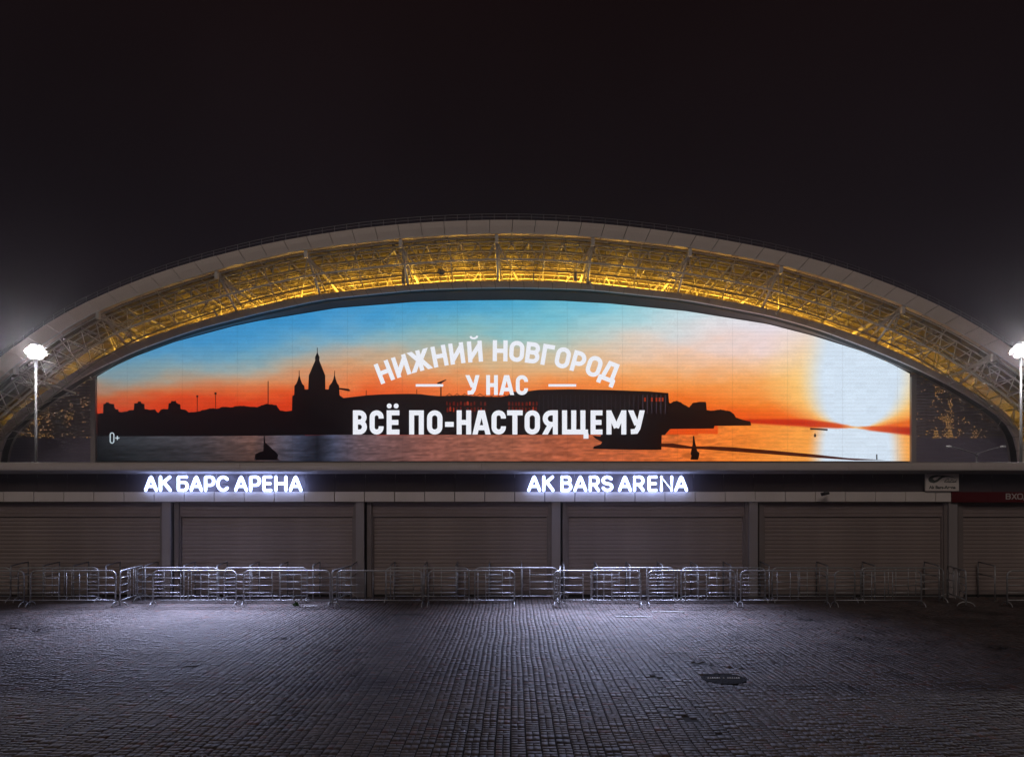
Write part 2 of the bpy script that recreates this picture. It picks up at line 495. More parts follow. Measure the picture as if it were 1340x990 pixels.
# ------------------------------------------------------------------ kiosk row (ticket pavilion)
KP = 24.50      # plane of the pale panels
KX0, KX1 = -17.6, 22.6
def KX(px): return (px - CX) / F * KP
def KZ(py, Y=KP): return CAMH + (HY - py) / F * Y
kiosk = empty('ticket_pavilion', (0, KP, 0), label='long low pavilion with a row of closed roller shutters under a curved pale parapet', cat='pavilion')
ZT = KZ(604, 24.0)
z_pb = KZ(619.3, 24.0)          # parapet lower lip
z_bt = KZ(619.6, 24.69) - .08
z_bb = KZ(643.2, 24.55); z_tb = KZ(656.3)
z_base = .12
# curved parapet, in 4 m lengths
z_lip = KZ(615.2, 24.0); z_sb = KZ(619.6, 24.69)
prof = [(24.695, z_sb), (24.02, z_lip - .004), (24.004, z_lip + .01), (24.0, z_lip + .04), (24.0, ZT - .20), (24.015, ZT - .12), (24.06, ZT - .05), (24.14, ZT - .01), (24.3, ZT), (30.5, ZT - .02), (30.5, ZT - .5), (24.695, ZT - .5)]
joints = [KX0, -12.85, -8.92, -4.96, -1.0, 3.0, 7.0, 11.0, 15.05, 19.0, KX1]
for a, b in zip(joints[:-1], joints[1:]):
    m = MB(); n = len(prof)
    m.add([(a + .004, y, z) for y, z in prof] + [(b - .004, y, z) for y, z in prof],
          [tuple(range(n)), tuple(reversed(range(n, 2 * n)))] + [(i, (i + 1) % n, n + (i + 1) % n, n + i) for i in range(n)])
    ob = m.build('parapet_panel', M['parapet'], kiosk)
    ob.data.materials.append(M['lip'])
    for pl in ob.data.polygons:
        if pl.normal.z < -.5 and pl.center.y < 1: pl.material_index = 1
    bv = ob.modifiers.new('b', 'BEVEL') if False else None
# solid core behind everything
m = MB(); m.box(KX0 + .05, KX1 - .05, 25.0, 30.2, -.02, ZT - .55); m.build('core_wall', M['dark'], kiosk)
m = MB(); m.box(KX0 + .02, KX1 - .02, 24.78, 24.995, z_bb - .02, z_bt + .07); m.build('fascia_backing', M['dark'], kiosk)
# dark band panels
x = KX(3.6) - 8 * 1.0
jx = []
while x < KX1 - .3:
    jx.append(x); x += 1.004
first = True
for a, b in zip([KX0] + [j for j in jx if j > KX0 + .3], [j for j in jx if j > KX0 + .3] + [KX1]):
    m = MB(); m.box(a + .004, b - .004, 24.69, 24.77, z_bb - .015, z_bt + .075)
    m.build('band_panel', M['band'], kiosk)
# pale tiles under the band
XR = KX(1245)
tiles = [j for j in jx if KX0 + .3 < j < XR - .2]
for k, (a, b) in enumerate(zip([KX0] + tiles, tiles + [XR])):
    m = MB(); e_ = .012 + random.uniform(-.004, .004); yo = random.uniform(-.004, .004)
    m.box(a + .013, b - .013, KP + yo, 24.70 - .015, z_tb + .006, z_bb + random.uniform(-.004, .004))
    m.build('panel', M['tile'], kiosk)
m = MB(); m.box(KX0 + .03, XR - .03, 24.60, 24.688, z_tb + .012, z_bb - .012); m.build('panel_backing', M['plinth'], kiosk)
# plinth
m = MB(); m.box(KX0 + .01, KX1 - .01, 24.80, 24.99, -.03, z_base); m.build('plinth', M['plinth'], kiosk)

# bays
bays = [(-51, 207), (231, 461), (485, 718), (743, 977), (1002, 1239), (1264, 1500)]
pill = [(-75, -51), (207, 231), (461, 485), (718, 743), (977, 1002), (1239, 1264), (1500, 1524)]
for (a, b) in pill:
    xa, xb = KX(a), KX(b); w_ = xb - xa
    m = MB(); m.box(xa + w_ * .17, xa + w_ * .62, 24.46 + .1, 24.97, -.02, z_tb - .004); m.build('pillar', M['pillar'], kiosk)
    m = MB(); m.box(xa + w_ * .62 + .004, xa + w_ * .745 - .004, 24.82, 24.96, -.02, z_tb - .006); m.build('pillar_gap_cover', M['dark'], kiosk)
    # guides
    for (u0, u1, zz) in ((0.0, .165, 0), (.75, 1.0, 0)):
        m = MB(); m.box(xa + w_ * u0, xa + w_ * u1, 24.66, 24.93, -.015, z_tb - .008)
        edge = (xa + w_ * u0 - .05, xa + w_ * u0) if u0 == 0 else (xa + w_ * u1, xa + w_ * u1 + .05)
        m.box(edge[0], edge[1], 24.72, 24.93, -.015, KZ(674))
        m.build('shutter_guide', M['guide'], kiosk)
# one slat, shared
SLH = 5.02 / F * 24.8
def slat_mesh(L):
    pr = [(0.0, .002), (-.010, .008), (-.017, SLH * .30), (-.016, SLH * .44), (-.0095, SLH * .50), (-.0165, SLH * .56), (-.0155, SLH * .70), (-.006, SLH * .86), (.002, SLH * .90), (.002, SLH - .002), (.02, SLH - .002), (.02, .002)]
    m = MB(); n = len(pr)
    m.add([(0, y, z) for y, z in pr] + [(L, y, z) for y, z in pr],
          [tuple(range(n)), tuple(reversed(range(n, 2 * n)))] + [(i, (i + 1) % n, n + (i + 1) % n, n + i) for i in range(n)])
    return m.mesh('slat', M['shutter'])
for k, (a, b) in enumerate(bays):
    xa, xb = KX(a), KX(b)
    sh = bpy.data.objects.new('roller_shutter', None); link(sh, kiosk); sh.location = (xa, 24.80 - KP, 0)
    me = slat_mesh(xb - xa)
    z = KZ(677, 24.8) - SLH
    while z > z_base - .02:
        o = bpy.data.objects.new('slat', me); o.location = (random.uniform(-.0, .0), random.uniform(-.002, .002), z); link(o, sh)
        z -= SLH
    m = MB(); m.box(xa, xb, 24.79, 24.83, z_base - .045, z + SLH - .003); m.build('bottom_bar', M['guide'], sh)
    # ribbed box above
    hb = MB(); zt = z_tb - .006; zb = KZ(676, 24.76); nr = 4
    step = (zt - zb) / nr
    pr = [(24.83, zb)]
    for q in range(nr):
        z0 = zb + q * step
        pr += [(24.742, z0 + .004), (24.738, z0 + step * .8), (24.757, z0 + step * .84), (24.757, z0 + step - .004)]
    pr += [(24.83, zt)]
    n = len(pr)
    hb.add([(xa + .002, y, z_) for y, z_ in pr] + [(xb - .002, y, z_) for y, z_ in pr],
           [tuple(range(n)), tuple(reversed(range(n, 2 * n)))] + [(i, (i + 1) % n, n + (i + 1) % n, n + i) for i in range(n)])
    hb.build('shutter_box', M['shutter_box'], sh)

# ------------------------------------------------------------------ glowing rounded letters
def rglyph(ch):
    """rounded letter centre lines in a unit box (x 0..1, y 0..1)"""
    if ch == 'A': return [[(0, 0), (.44, .93), (.5, 1.0), (.56, .93), (1, 0)], [(.22, .30), (.78, .30)]]
    if ch == 'K': return [[(0, 0), (0, 1)], [(.95, 1), (.08, .46)], [(.36, .60), (1, 0)]]
    if ch == 'Be': return [[(.92, 1), (.06, 1), (0, .94), (0, .06), (.06, 0), (.55, 0)] + arc(.62, .30, .38, .30, -90, 90, 8) + [(.55, .60), (0, .60)]]
    if ch == 'P': return [[(0, 0), (0, .94), (.06, 1), (.55, 1)] + arc(.62, .69, .38, .31, 90, -90, 8) + [(.55, .38), (0, .38)]]
    if ch == 'C': return [arc(.54, .5, .54, .5, 42, 318, 14)]
    if ch == 'E': return [[(1, 1), (.06, 1), (0, .94), (0, .06), (.06, 0), (1, 0)], [(0, .5), (.9, .5)]]
    if ch == 'H': return [[(0, 0), (0, 1)], [(1, 0), (1, 1)], [(0, .5), (1, .5)]]
    if ch == 'B': return [[(0, 0), (0, 1), (.52, 1)] + arc(.58, .77, .34, .23, 90, -90, 7) + [(.5, .54), (0, .54)], [(.5, .54)] + arc(.62, .27, .38, .27, 90, -90, 7) + [(.5, 0), (0, 0)]]
    if ch == 'R': return [[(0, 0), (0, 1), (.55, 1)] + arc(.62, .72, .36, .28, 90, -90, 8) + [(.5, .44), (0, .44)], [(.5, .44), (1, 0)]]
    if ch == 'S': return [arc(.5, .75, .46, .25, 25, 240, 9) + [(.62, .48)] + arc(.52, .25, .48, .25, 60, -160, 9)]
    if ch == 'N': return [[(0, 0), (0, 1), (1, 0), (1, 1)]]
    return []
LY = 24.38
def letter_sign(name, label, letters, zlo, zhi):
    xm = W((letters[0][1] + letters[-1][2]) / 2, 0, LY).x
    root = empty(name, (xm, LY, z_bb), label=label, cat='illuminated sign', group='glowing letter signs on the pavilion')
    r = .050
    for ch, a, b in letters:
        xa = (a - CX) / F * LY + r; xb = (b - CX) / F * LY - r
        mb = MB()
        for st in rglyph(ch):
            pts = [(xa + p[0] * (xb - xa), LY, zlo + r + p[1] * (zhi - zlo - 2 * r)) for p in st]
            mb.tube(pts, r, n=8, caps=False)
            for p in (pts[0], pts[-1]): mb.sphere(p, r * .985, 8, 6)
            for p in pts[1:-1]:
                mb.sphere(p, r * .975, 8, 4)
        o = mb.build('letter', M['led_side'], root, normals=False, smooth=True)
        o.data.materials.append(M['led_face'])
        for pl in o.data.polygons:
            if pl.normal.y < -.72: pl.material_index = 1
    m = MB()
    for ch, a, b in letters:
        xq = ((a + b) / 2 - CX) / F * LY
        m.box(xq - .012, xq + .012, LY + .03, 24.692, (zlo + zhi) / 2 - .03, (zlo + zhi) / 2 - .006)
    m.build('mounting_pin', M['dark'], root)
    # light bar under the front lip of the parapet, shining down on the plaza
    x0 = (letters[0][1] - 10 - CX) / F * 24.1; x1 = (letters[-1][2] + 10 - CX) / F * 24.1
    m = MB(); m.box(x0, x1, 24.05, 24.12, z_lip - .028, z_lip - .014); m.build('light_bar', M['white_paint'], root)
    L = bpy.data.lights.new('light_bar_lamp', 'AREA'); L.shape = 'RECTANGLE'; L.size = x1 - x0; L.size_y = .035
    L.energy = 420.0; L.color = (.60, .66, 1.0); L.spread = math.radians(86)
    lo = bpy.data.objects.new('light_bar_lamp', L); link(lo, root)
    lo.location = ((x0 + x1) / 2 - xm, 24.075 - LY, z_lip - .046 - z_bb)
    lo.rotation_euler = (math.radians(-39), 0, 0)
    return root
zlo, zhi = KZ(643.0, LY), KZ(621.8, LY)
letter_sign('illuminated_sign', 'left sign of white glowing Cyrillic rounded letters on the dark band above the shutters',
            [('A', 188.6, 206.4), ('K', 208, 224.7), ('Be', 231.4, 247), ('A', 248, 265.5), ('P', 267, 281.7), ('C', 283, 300),
             ('A', 306.4, 324.4), ('P', 326, 341.5), ('E', 343.3, 356.3), ('H', 359, 376), ('A', 378, 395.8)], zlo, zhi)
letter_sign('illuminated_sign', 'right sign of white glowing Latin rounded letters on the dark band above the shutters',
            [('A', 690, 708), ('K', 709.6, 725.6), ('B', 733.4, 749), ('A', 750.4, 768.4), ('R', 770.4, 785), ('S', 786.6, 802.7),
             ('A', 808.8, 826.8), ('R', 828.4, 843.6), ('E', 847.4, 860.6), ('N', 863.6, 881), ('A', 882.4, 900.4)], zlo, zhi)

# ------------------------------------------------------------------ small boards on the pavilion
def board():
    Yb = 24.42
    x0, x1 = (1211.3 - CX) / F * Yb, (1254.8 - CX) / F * Yb
    zb, zt = KZ(642, Yb), KZ(619.6, Yb)
    root = empty('logo_board', ((x0 + x1) / 2, Yb, zb), label='small pale rectangular logo board with a dark wave emblem above the fifth pillar', cat='sign board')
    m = MB(); m.box(x0, x1, Yb, Yb + .06, zb, zt)
    bo = m.build('board', M['tile'], root)
    m = MB(); m.box(x0 + .1, x1 - .1, Yb + .062, 24.688, zb + .15, zt - .1); m.build('bracket', M['dark'], root)
    ink = paint('dark emblem print', (.035, .05, .045), .6, var=.1); ink2 = paint('grey green emblem print', (.10, .115, .10), .6, var=.15)
    U = lambda u, v: (x0 + u * (x1 - x0), zb + v * (zt - zb))
    # wave emblem: a fat leaf shape with a long tail
    up = [(.08, .70), (.12, .82), (.20, .90), (.34, .93), (.46, .92), (.58, .90), (.70, .88), (.82, .82), (.90, .74)]
    dn = [(.94, .70), (.84, .78), (.72, .82), (.60, .82), (.50, .76), (.42, .64), (.34, .52), (.24, .46), (.14, .50), (.09, .58)]
    m = MB(); m.prism([U(*p) for p in up + dn], Yb - .006, Yb - .001); m.build('emblem', ink2, root)
    m = MB(); m.prism([U(*p) for p in [(.20, .72), (.26, .80), (.38, .85), (.46, .86), (.40, .78), (.33, .66), (.26, .62)]], Yb - .010, Yb - .0065)
    m.build('emblem_eye', M['tile'], root)
    m = MB()
    for st in ([(.56, .52), (.60, .62), (.68, .72), (.70, .60), (.62, .56), (.74, .54), (.78, .66), (.84, .60), (.80, .53), (.90, .56), (.93, .64)], [(.56, .52), (.75, .50), (.92, .53)]):
        m.tube([Vector((U(*p)[0], Yb - .004, U(*p)[1])) for p in st], .010, n=5)
    m.build('emblem_line', ink, root)
    cu = bpy.data.curves.new('board_text', 'FONT'); cu.body = 'Ak Bars-Arena'; cu.size = .145; cu.align_x = 'CENTER'; cu.extrude = .002; cu.offset = .004
    ob = bpy.data.objects.new('board_text', cu); COL.objects.link(ob)
    dg = bpy.context.evaluated_depsgraph_get()
    me = bpy.data.meshes.new_from_object(ob.evaluated_get(dg)); bpy.data.objects.remove(ob)
    me.materials.clear(); me.materials.append(ink)
    to = bpy.data.objects.new('board_text', me); link(to, root)
    to.rotation_euler = (math.radians(90), 0, 0); to.location = (0, -.004, (zt - zb) * .13)
    xs = [v.co.x for v in me.vertices]; k = .80 * (x1 - x0) / (max(xs) - min(xs)); to.scale = (k, 1.0, 1)
board()

def entrance_sign():
    Yb = 24.46
    x0 = XR + .004; x1 = KX1 - .1
    zb, zt = z_tb + .0, z_bb + .0
    root = empty('entrance_sign', ((x0 + x1) / 2, Yb, zb), label='dark red entrance sign strip with pale Cyrillic letters at the right edge', cat='sign')
    m = MB(); m.box(x0, x1, Yb, 24.685, zb - .012, zt - .004); m.build('strip', M['tile_red'], root)
    wm = paint('pale sign letter', (.62, .60, .58), .5, var=.05)
    for ch, a, b in (('В', 1316, 1322.5), ('Х', 1323.4, 1330.6), ('О', 1331, 1338.6), ('Д', 1339.6, 1347.5)):
        xa = (a - CX) / F * Yb; xb = (b - CX) / F * Yb; z0 = KZ(653, Yb); z1 = KZ(645.3, Yb); hh = z1 - z0
        mb = MB()
        flat_letter(mb, ch, (xb - xa) / hh, hh, .17, lambda x, y, k, d=0: (xa + x * hh, Yb - .012 + k * .0007 + d, z0 + y * hh), .010)
        mb.build('letter', wm, root)
entrance_sign()

# camera on a bracket
def cctv():
    Yb = 24.3
    p = W(1079, 645, Yb)
    root = empty('security_camera', (p.x, KP, p.z), label='small dark security camera on a thin bracket below the dark band', cat='camera')
    m = MB(); m.tube([(p.x + .06, 24.49, p.z + .05), (p.x + .06, 24.3, p.z + .03), (p.x + .02, 24.22, p.z - .01)], .012, 6); m.build('bracket', M['dark'], root)
    m = MB(); m.tube([(p.x + .10, 24.20, p.z + .0), (p.x - .16, 24.14, p.z - .045)], .038, 10, r1=.05); m.build('body', M['dark'], root)
    m = MB(); m.tube([(p.x + .10, 24.20, p.z + .045), (p.x - .2, 24.13, p.z + .0)], .022, 4); m.build('sun_shield', M['steel_dull'], root)
cctv()

# ------------------------------------------------------------------ crowd barriers
BW, BH = 2.70, 1.10
def barrier_proto():
    root = empty('crowd_barrier')
    r = .019
    fr = MB(); x0, x1 = -BW / 2 + .03, BW / 2 - .03
    path = [(x0, 0, .06)] + [(x0, 0, BH - .16)] + [(x0 + .16 - .16 * math.cos(a), 0, BH - .16 + .16 * math.sin(a)) for a in (.4, .8, 1.2)] + [(x0 + .16, 0, BH), (x1 - .16, 0, BH)] + \
           [(x1 - .16 + .16 * math.sin(a), 0, BH - .16 + .16 * math.cos(a)) for a in (.4, .8, 1.2)] + [(x1, 0, BH - .16), (x1, 0, .06)]
    fr.tube(path, .024, 8)
    fr.tube([(x0, 0, .20), (x1, 0, .20)], r, 8)
    fr.build('frame', M['steel'], root, smooth=True)
    rung = MB(); rung.tube([(0, 0, 0), (.88, 0, 0)], .0145, 6); rme = rung.mesh('rung', M['steel'], True)
    bar = MB(); bar.tube([(0, 0, .20), (0, 0, BH)], .0145, 6); bme = bar.mesh('bar', M['steel'], True)
    ft = MB()
    ft.tube([(0, -.24, .012), (0, -.235, .045), (0, -.19, .10), (0, -.10, .145), (0, 0, .158), (0, .10, .145), (0, .19, .10), (0, .235, .045), (0, .24, .012)], .016, 6)
    fme = ft.mesh('foot', M['steel'], True)
    for xs in (x0, x1 - .88):
        for z in (.43, .655, .88):
            o = bpy.data.objects.new('rung', rme); link(o, root); o.location = (xs, 0, z)
    for x in (x0 + .88, x0 + 1.12, BW / 2 - .03 - 1.12, x1 - .88):
        o = bpy.data.objects.new('bar', bme); link(o, root); o.location = (x, 0, 0)
    for x in (x0, x1):
        o = bpy.data.objects.new('foot', fme); link(o, root); o.location = (x, 0, 0)
    return root
proto = barrier_proto()
used = [False]
ORD = ['first', 'second', 'third', 'fourth', 'fifth', 'sixth', 'seventh', 'eighth', 'ninth', 'tenth', 'eleventh', 'twelfth', 'thirteenth']
def put_barrier(p0, p1, label, group):
    o = proto if not used[0] else copy_tree(proto)
    used[0] = True
    p0 = Vector(p0); p1 = Vector(p1); c = (p0 + p1) / 2
    o.location = (c.x, c.y, 0)
    dv = p1 - p0
    o.rotation_euler = (0, 0, math.atan2(dv.y, dv.x))
    o.scale = (dv.length / BW, 1, 1)
    tag(o, label, 'crowd barrier', group)
G1 = 'steel crowd barriers before the shutters'
ZF, ZR = 22.45, 23.38
front = [(-78, 33), (39, 152), (199, 310), (318, 433), (439, 554.5), (559, 674.5), (724, 839.5), (847, 964), (968, 1083.5), (1091, 1207.5), (1317, 1434)]
rear = [(-92, 15), (22, 130.5), (178, 287.5), (292.5, 403), (503.5, 615), (620, 730.5), (773, 883.5), (890, 1003), (1009, 1120), (1125, 1236)]
near_txt = ['cut off at the left edge', 'left of the leftmost pillar', 'under the end of the Cyrillic sign', 'left of the second pillar', 'just right of the second pillar',
            'left of the middle pillar', 'in front of the middle pillar', 'under the end of the Latin sign', 'in front of the fourth pillar', 'before the dark fifth shutter', 'cut off at the right edge']
for k, (a, b) in enumerate(front):
    wob = random.uniform(-.04, .04)
    put_barrier(((a - CX) / F * ZF, ZF + wob), ((b - CX) / F * ZF, ZF - wob), 'front row steel barrier, %s from left, %s' % (ORD[k], near_txt[k]), G1)
near_r = ['cut off at the left edge', 'left of the leftmost pillar', 'below the first glowing letters', 'below the last Cyrillic letters', 'right of the second pillar',
          'left of the middle pillar', 'below the Latin sign', 'left of the fourth pillar', 'right of the fourth pillar', 'in the dark left of the last pillar']
for k, (a, b) in enumerate(rear):
    wob = random.uniform(-.04, .04)
    put_barrier(((a - CX) / F * ZR, ZR + wob), ((b - CX) / F * ZR, ZR - wob), 'rear row steel barrier, %s from left, %s' % (ORD[k], near_r[k]), G1)
put_barrier(((156.5 - CX) / F * 22.35, 22.35), ((187 - CX) / F * 24.2, 24.2), 'steel crowd barrier turned end-on beside the leftmost pillar', G1)
put_barrier(((434.5 - CX) / F * 22.35, 22.35), ((459 - CX) / F * 24.2, 24.2), 'steel crowd barrier turned end-on beside the second pillar', G1)
put_barrier(((732.5 - CX) / F * 22.35, 22.35), ((733.5 - CX) / F * 24.2, 24.2), 'steel crowd barrier turned end-on before the middle pillar', G1)
put_barrier(((1264.5 - CX) / F * 22.4, 22.4), ((1239.5 - CX) / F * 24.2, 24.2), 'steel crowd barrier turned end-on beside the dark fifth pillar', G1)

# fixed lane rails standing out from the shutters
def rail_proto():
    root = empty('lane_rail')
    m = MB(); m.tube([(0, 0, 0), (0, 0, 1.13)], .022, 8); m.build('post', M['steel'], root, smooth=True)
    m = MB(); m.tube([(0, -.02, 1.13), (0, .86, 1.19)], .021, 8); m.build('top_rail', M['steel_dull'], root, smooth=True)  # rails and rear post darker than the front post, unlit look put into colour
    m = MB(); m.tube([(0, 0, .76), (0, .86, .80)], .017, 8); m.build('middle_rail', M['steel_dull'], root, smooth=True)
    m = MB(); m.tube([(0, .86, 0), (0, .86, 1.19)], .022, 8); m.build('post', M['steel_dull'], root, smooth=True)
    m = MB(); m.box(-.06, .06, -.06, .06, 0, .012); m.build('base_plate', M['steel_dull'], root)
    return root
rp = rail_proto()
rails = [14, 56.5, 96, 138.5, 190, 240.5, 284, 327, 366, 409.5, 459.5, 511, 555, 596.5, 640, 682.5, 738, 781.5, 824.5, 867, 912.5, 956.5, 1006.5, 1083, 1145, 1229, 1302]
NUM = ORD + ['fourteenth', 'fifteenth', 'sixteenth', 'seventeenth', 'eighteenth', 'nineteenth', 'twentieth', 'twenty-first', 'twenty-second', 'twenty-third', 'twenty-fourth', 'twenty-fifth', 'twenty-sixth', 'twenty-seventh']
for k, px in enumerate(rails):
    o = rp if k == 0 else copy_tree(rp)
    o.location = ((px - CX) / F * 23.75, 23.75, -.002)
    tag(o, 'short steel lane rail against the shutters behind the barriers, %s from left' % NUM[k], 'lane rail', 'fixed lane rails along the shutters')

# ------------------------------------------------------------------ small things on the ground
def manhole():
    root = empty('manhole_cover', (MAN.x, MAN.y, 0), label='round dark manhole cover with a row of bright studs in the paving', cat='manhole cover')
    m = MB(); m.lathe([(MAN_R + .065, -.05), (MAN_R + .065, .004), (MAN_R + .05, .012), (MAN_R + .006, .012), (MAN_R + .004, -.05)], 36)
    m.build('rim', M['iron'], root, world=False)
    m = MB(); m.lathe([(MAN_R, -.05), (MAN_R, .004), (MAN_R - .012, .010), (.02, .012)], 36); m.build('lid', M['iron'], root, world=False)
    m = MB()
    for k in range(15):
        if k in (6, 8): continue
        xx = -.28 + k * .04
        m.sphere((xx, 0, .014), .017, 8, 5, sy=1.2, sz=1.3)
    m.build('stud', paint('studs whitened for glints', (.85, .85, .85), .25, metal=.3), root, world=False)  # glints put into the near-white colour of the studs
    m = MB()
    for rr in (.10, .19, .27):
        for k in range(int(rr * 60)):
            a = 2 * math.pi * k / int(rr * 60)
            if abs(rr * math.sin(a)) < .03: continue
            m.box(rr * math.cos(a) - .012, rr * math.cos(a) + .012, rr * math.sin(a) - .012, rr * math.sin(a) + .012, .008, .017)
    m.build('tread', M['iron'], root, world=False)
manhole()
for (a, b, py, lab) in ((806, 853.5, 807.2, 'thin bright steel channel strip set flush in the paving, nearer of two'), (853, 895, 800.6, 'thin bright steel channel strip set flush in the paving, farther of two')):
    Y = F * CAMH / (py - HY); p = W(a, py, Y); q = W(b, py, Y)
    root = empty('drain_strip', ((p.x + q.x) / 2, Y, 0), label=lab, cat='drain strip', group='steel strips in the paving')
    m = MB(); m.box(p.x, q.x, Y - .035, Y - .006, .006, .022); m.box(p.x, q.x, Y + .006, Y + .035, .006, .022)
    m.build('edge_bar', M['white_paint'], root)
    m = MB(); m.box(p.x + .003, q.x - .003, Y - .005, Y + .005, .0, .016); m.build('slot', M['dark'], root)
def weed():
    Y = F * CAMH / (792.5 - HY); p = W(388, 792.5, Y)
    root = empty('weed', (p.x, p.y, 0), label='small green weed growing from the paving below the last Cyrillic letters', cat='weed')
    gm = paint('weed leaf', (.06, .12, .03), .6, var=.3, scale=20)
    lf = MB(); lf.add([(0, 0, 0), (.035, .02, .07), (0, 0, .16), (-.035, .02, .08)], [(0, 1, 2, 3)]); me = lf.mesh('leaf', gm)
    for k in range(22):
        o = bpy.data.objects.new('leaf', me); link(o, root)
        o.rotation_euler = (random.uniform(-.9, .9), random.uniform(-.9, .9), random.uniform(0, 6.28)); s = random.uniform(.5, 1.15); o.scale = (s, s, s)
        o.location = (random.uniform(-.05, .05), random.uniform(-.04, .04), 0)
weed()
for (a, b, py, lab) in ((397, 404, 793.6, 'crumpled white paper scrap lying right of the weed'), (404.5, 415, 793.0, 'longer flat white paper strip lying on the paving right of the weed')):
    Y = F * CAMH / (py - HY); p = W(a, py, Y); q = W(b, py, Y)
    m = MB(); n = 6; vs = []; fs = []
    for i in range(n + 1):
        x = p.x + (q.x - p.x) * i / n
        for s_ in (-1, 1):
            vs.append((x, Y + s_ * .045 + random.uniform(-.012, .012), .014 + random.uniform(0, .022)))
    for i in range(n): fs.append((2 * i, 2 * i + 2, 2 * i + 3, 2 * i + 1))
    m.add(vs, fs)
    o = m.build('paper_scrap', paint('white paper', (.75, .74, .72), .8, var=.06)); tag(o, lab, 'litter')
    sm = o.modifiers.new('thickness', 'SOLIDIFY'); sm.thickness = .002

# ------------------------------------------------------------------ stadium
SY = 120.0       # screen plane
RIMY = 117.3     # front of the screen rim
RY = 109.0       # front edge of the roof
def resample(pts, n, smooth=3):
    P = np.array(pts, float)
    d_ = np.concatenate([[0], np.cumsum(np.hypot(*np.diff(P, axis=0).T))])
    s = np.linspace(0, d_[-1], n)
    X = np.interp(s, d_, P[:, 0]); Z = np.interp(s, d_, P[:, 1])
    for _ in range(smooth):
        X[1:-1] = X[:-2] * .25 + X[1:-1] * .5 + X[2:] * .25
        Z[1:-1] = Z[:-2] * .25 + Z[1:-1] * .5 + Z[2:] * .25
    return X, Z
U_top = [(-190, 640), (-130, 575), (-70, 521), (-30, 489), (0, 468), (48, 430), (96, 402), (152, 377), (203, 357.5), (254, 341.5), (304, 329), (340, 320), (396, 309.5), (472, 298), (543, 291.3), (600, 288.3), (660, 287),
         (720, 288.3), (784, 292), (863, 300.5), (924, 309.5), (1005, 324.5), (1068, 339), (1122, 355.5), (1178, 376.5), (1228, 398), (1274, 422), (1304, 441), (1340, 465), (1380, 494), (1430, 537), (1490, 598), (1530, 645)]
U_bot = [(-165, 645), (-110, 588), (-60, 544), (-20, 511), (20, 477), (63, 443), (129, 404), (203, 377), (282, 352), (340, 337.5), (403, 324), (523, 310.6), (590, 306), (650, 304), (710, 304.6), (777, 308.6), (904, 322.5), (1010, 342), (1025, 346),
         (1107, 370), (1183, 397.5), (1241, 425), (1279, 446), (1340, 486), (1390, 527), (1440, 574), (1505, 645)]
R_top = [(-14, 645), (-12, 600), (-7, 575), (0, 559), (25, 536), (46, 522), (80, 497), (119, 473), (178, 446), (254, 421.5), (304, 408), (340, 400), (403, 386.5), (518, 372.8), (600, 368.3), (670, 367), (730, 368), (771, 370), (898, 384), (1005, 403),
         (1063, 419), (1127, 440), (1190, 467.5), (1236, 491), (1284, 518), (1317, 541), (1335, 559), (1342, 580), (1345, 610), (1346, 645)]
R_bot = [(-4, 645), (-3, 605), (1, 582), (7, 567), (30, 546), (61, 521), (122, 484), (183, 456), (254, 431), (340, 409), (424, 391), (543, 379), (610, 376.6), (670, 376), (725, 377), (777, 379), (898, 392), (1010, 413), (1076, 432),
         (1152, 461), (1198, 481), (1241, 502), (1270, 519), (1304, 540), (1325, 559), (1332, 580), (1335, 610), (1336, 645)]
S_top = [(126, 493), (150, 479), (178, 466), (228, 447.5), (304, 427), (340, 419.5), (441, 403), (543, 395), (610, 393), (675, 392.5), (735, 393.5), (797, 397), (898, 407), (1005, 424), (1063, 439), (1127, 459), (1165, 475), (1191, 489)]

stadium = empty('stadium', (0, SY, 0), label='huge stadium under a sweeping arched roof with amber lit trusses above its curved facade', cat='stadium')
def to3(px, py, Y): return [W(a, b, Y) for a, b in zip(px, py)]

# roof: fascia panels, shell, soffit
NP = 64
ut = to3(*resample(U_top, NP + 1, 2), RY); ub = to3(*resample(U_bot, NP + 1, 2), RY)
roof = bpy.data.objects.new('roof', None); link(roof, stadium)
for i in range(NP):
    a, b = ut[i], ut[i + 1]; c, d_ = ub[i], ub[i + 1]
    gx = .012
    def mix(p, q, t): return p + (q - p) * t
    a2, b2 = mix(a, b, gx), mix(b, a, gx); c2, d2 = mix(c, d_, gx), mix(d_, c, gx)
    bk = Vector((0, 1.1, 0)); ml = Vector((0, -.10, 0))
    m = MB()
    # bulged section: top edge, belly, bottom edge
    am, bm_ = mix(a2, c2, .45) + ml, mix(b2, d2, .45) + ml
    at_, bt_ = mix(a2, c2, .06) + Vector((0, -.08, 0)), mix(b2, d2, .06) + Vector((0, -.08, 0))
    m.add([a2 + bk, a2, at_, am, c2, c2 + bk, b2 + bk, b2, bt_, bm_, d2, d2 + bk],
          [(0, 1, 7, 6), (1, 2, 8, 7), (2, 3, 9, 8), (3, 4, 10, 9), (4, 5, 11, 10), (5, 0, 6, 11), (0, 5, 4, 3, 2, 1), (6, 7, 8, 9, 10, 11)])
    o = m.build('fascia_panel', M['roof_clad'], roof)
ut2 = to3(*resample(U_top, 97, 3), RY); ub2 = to3(*resample(U_bot, 97, 3), RY)
m = MB(); vs = []
for p, q in zip(ut2, ub2):
    # outer skin behind the fascia top, underside behind the fascia bottom
    vs += [(p.x, RY + .5, p.z - .10), (p.x * 1.0, 185, p.z - .10), (q.x, 185, q.z + .15), (q.x, RY + .6, q.z + .15)]
fs = []
for i in range(96):
    a = 4 * i; b = a + 4
    fs += [(a, a + 1, b + 1, b), (a + 1, a + 2, b + 2, b + 1)]
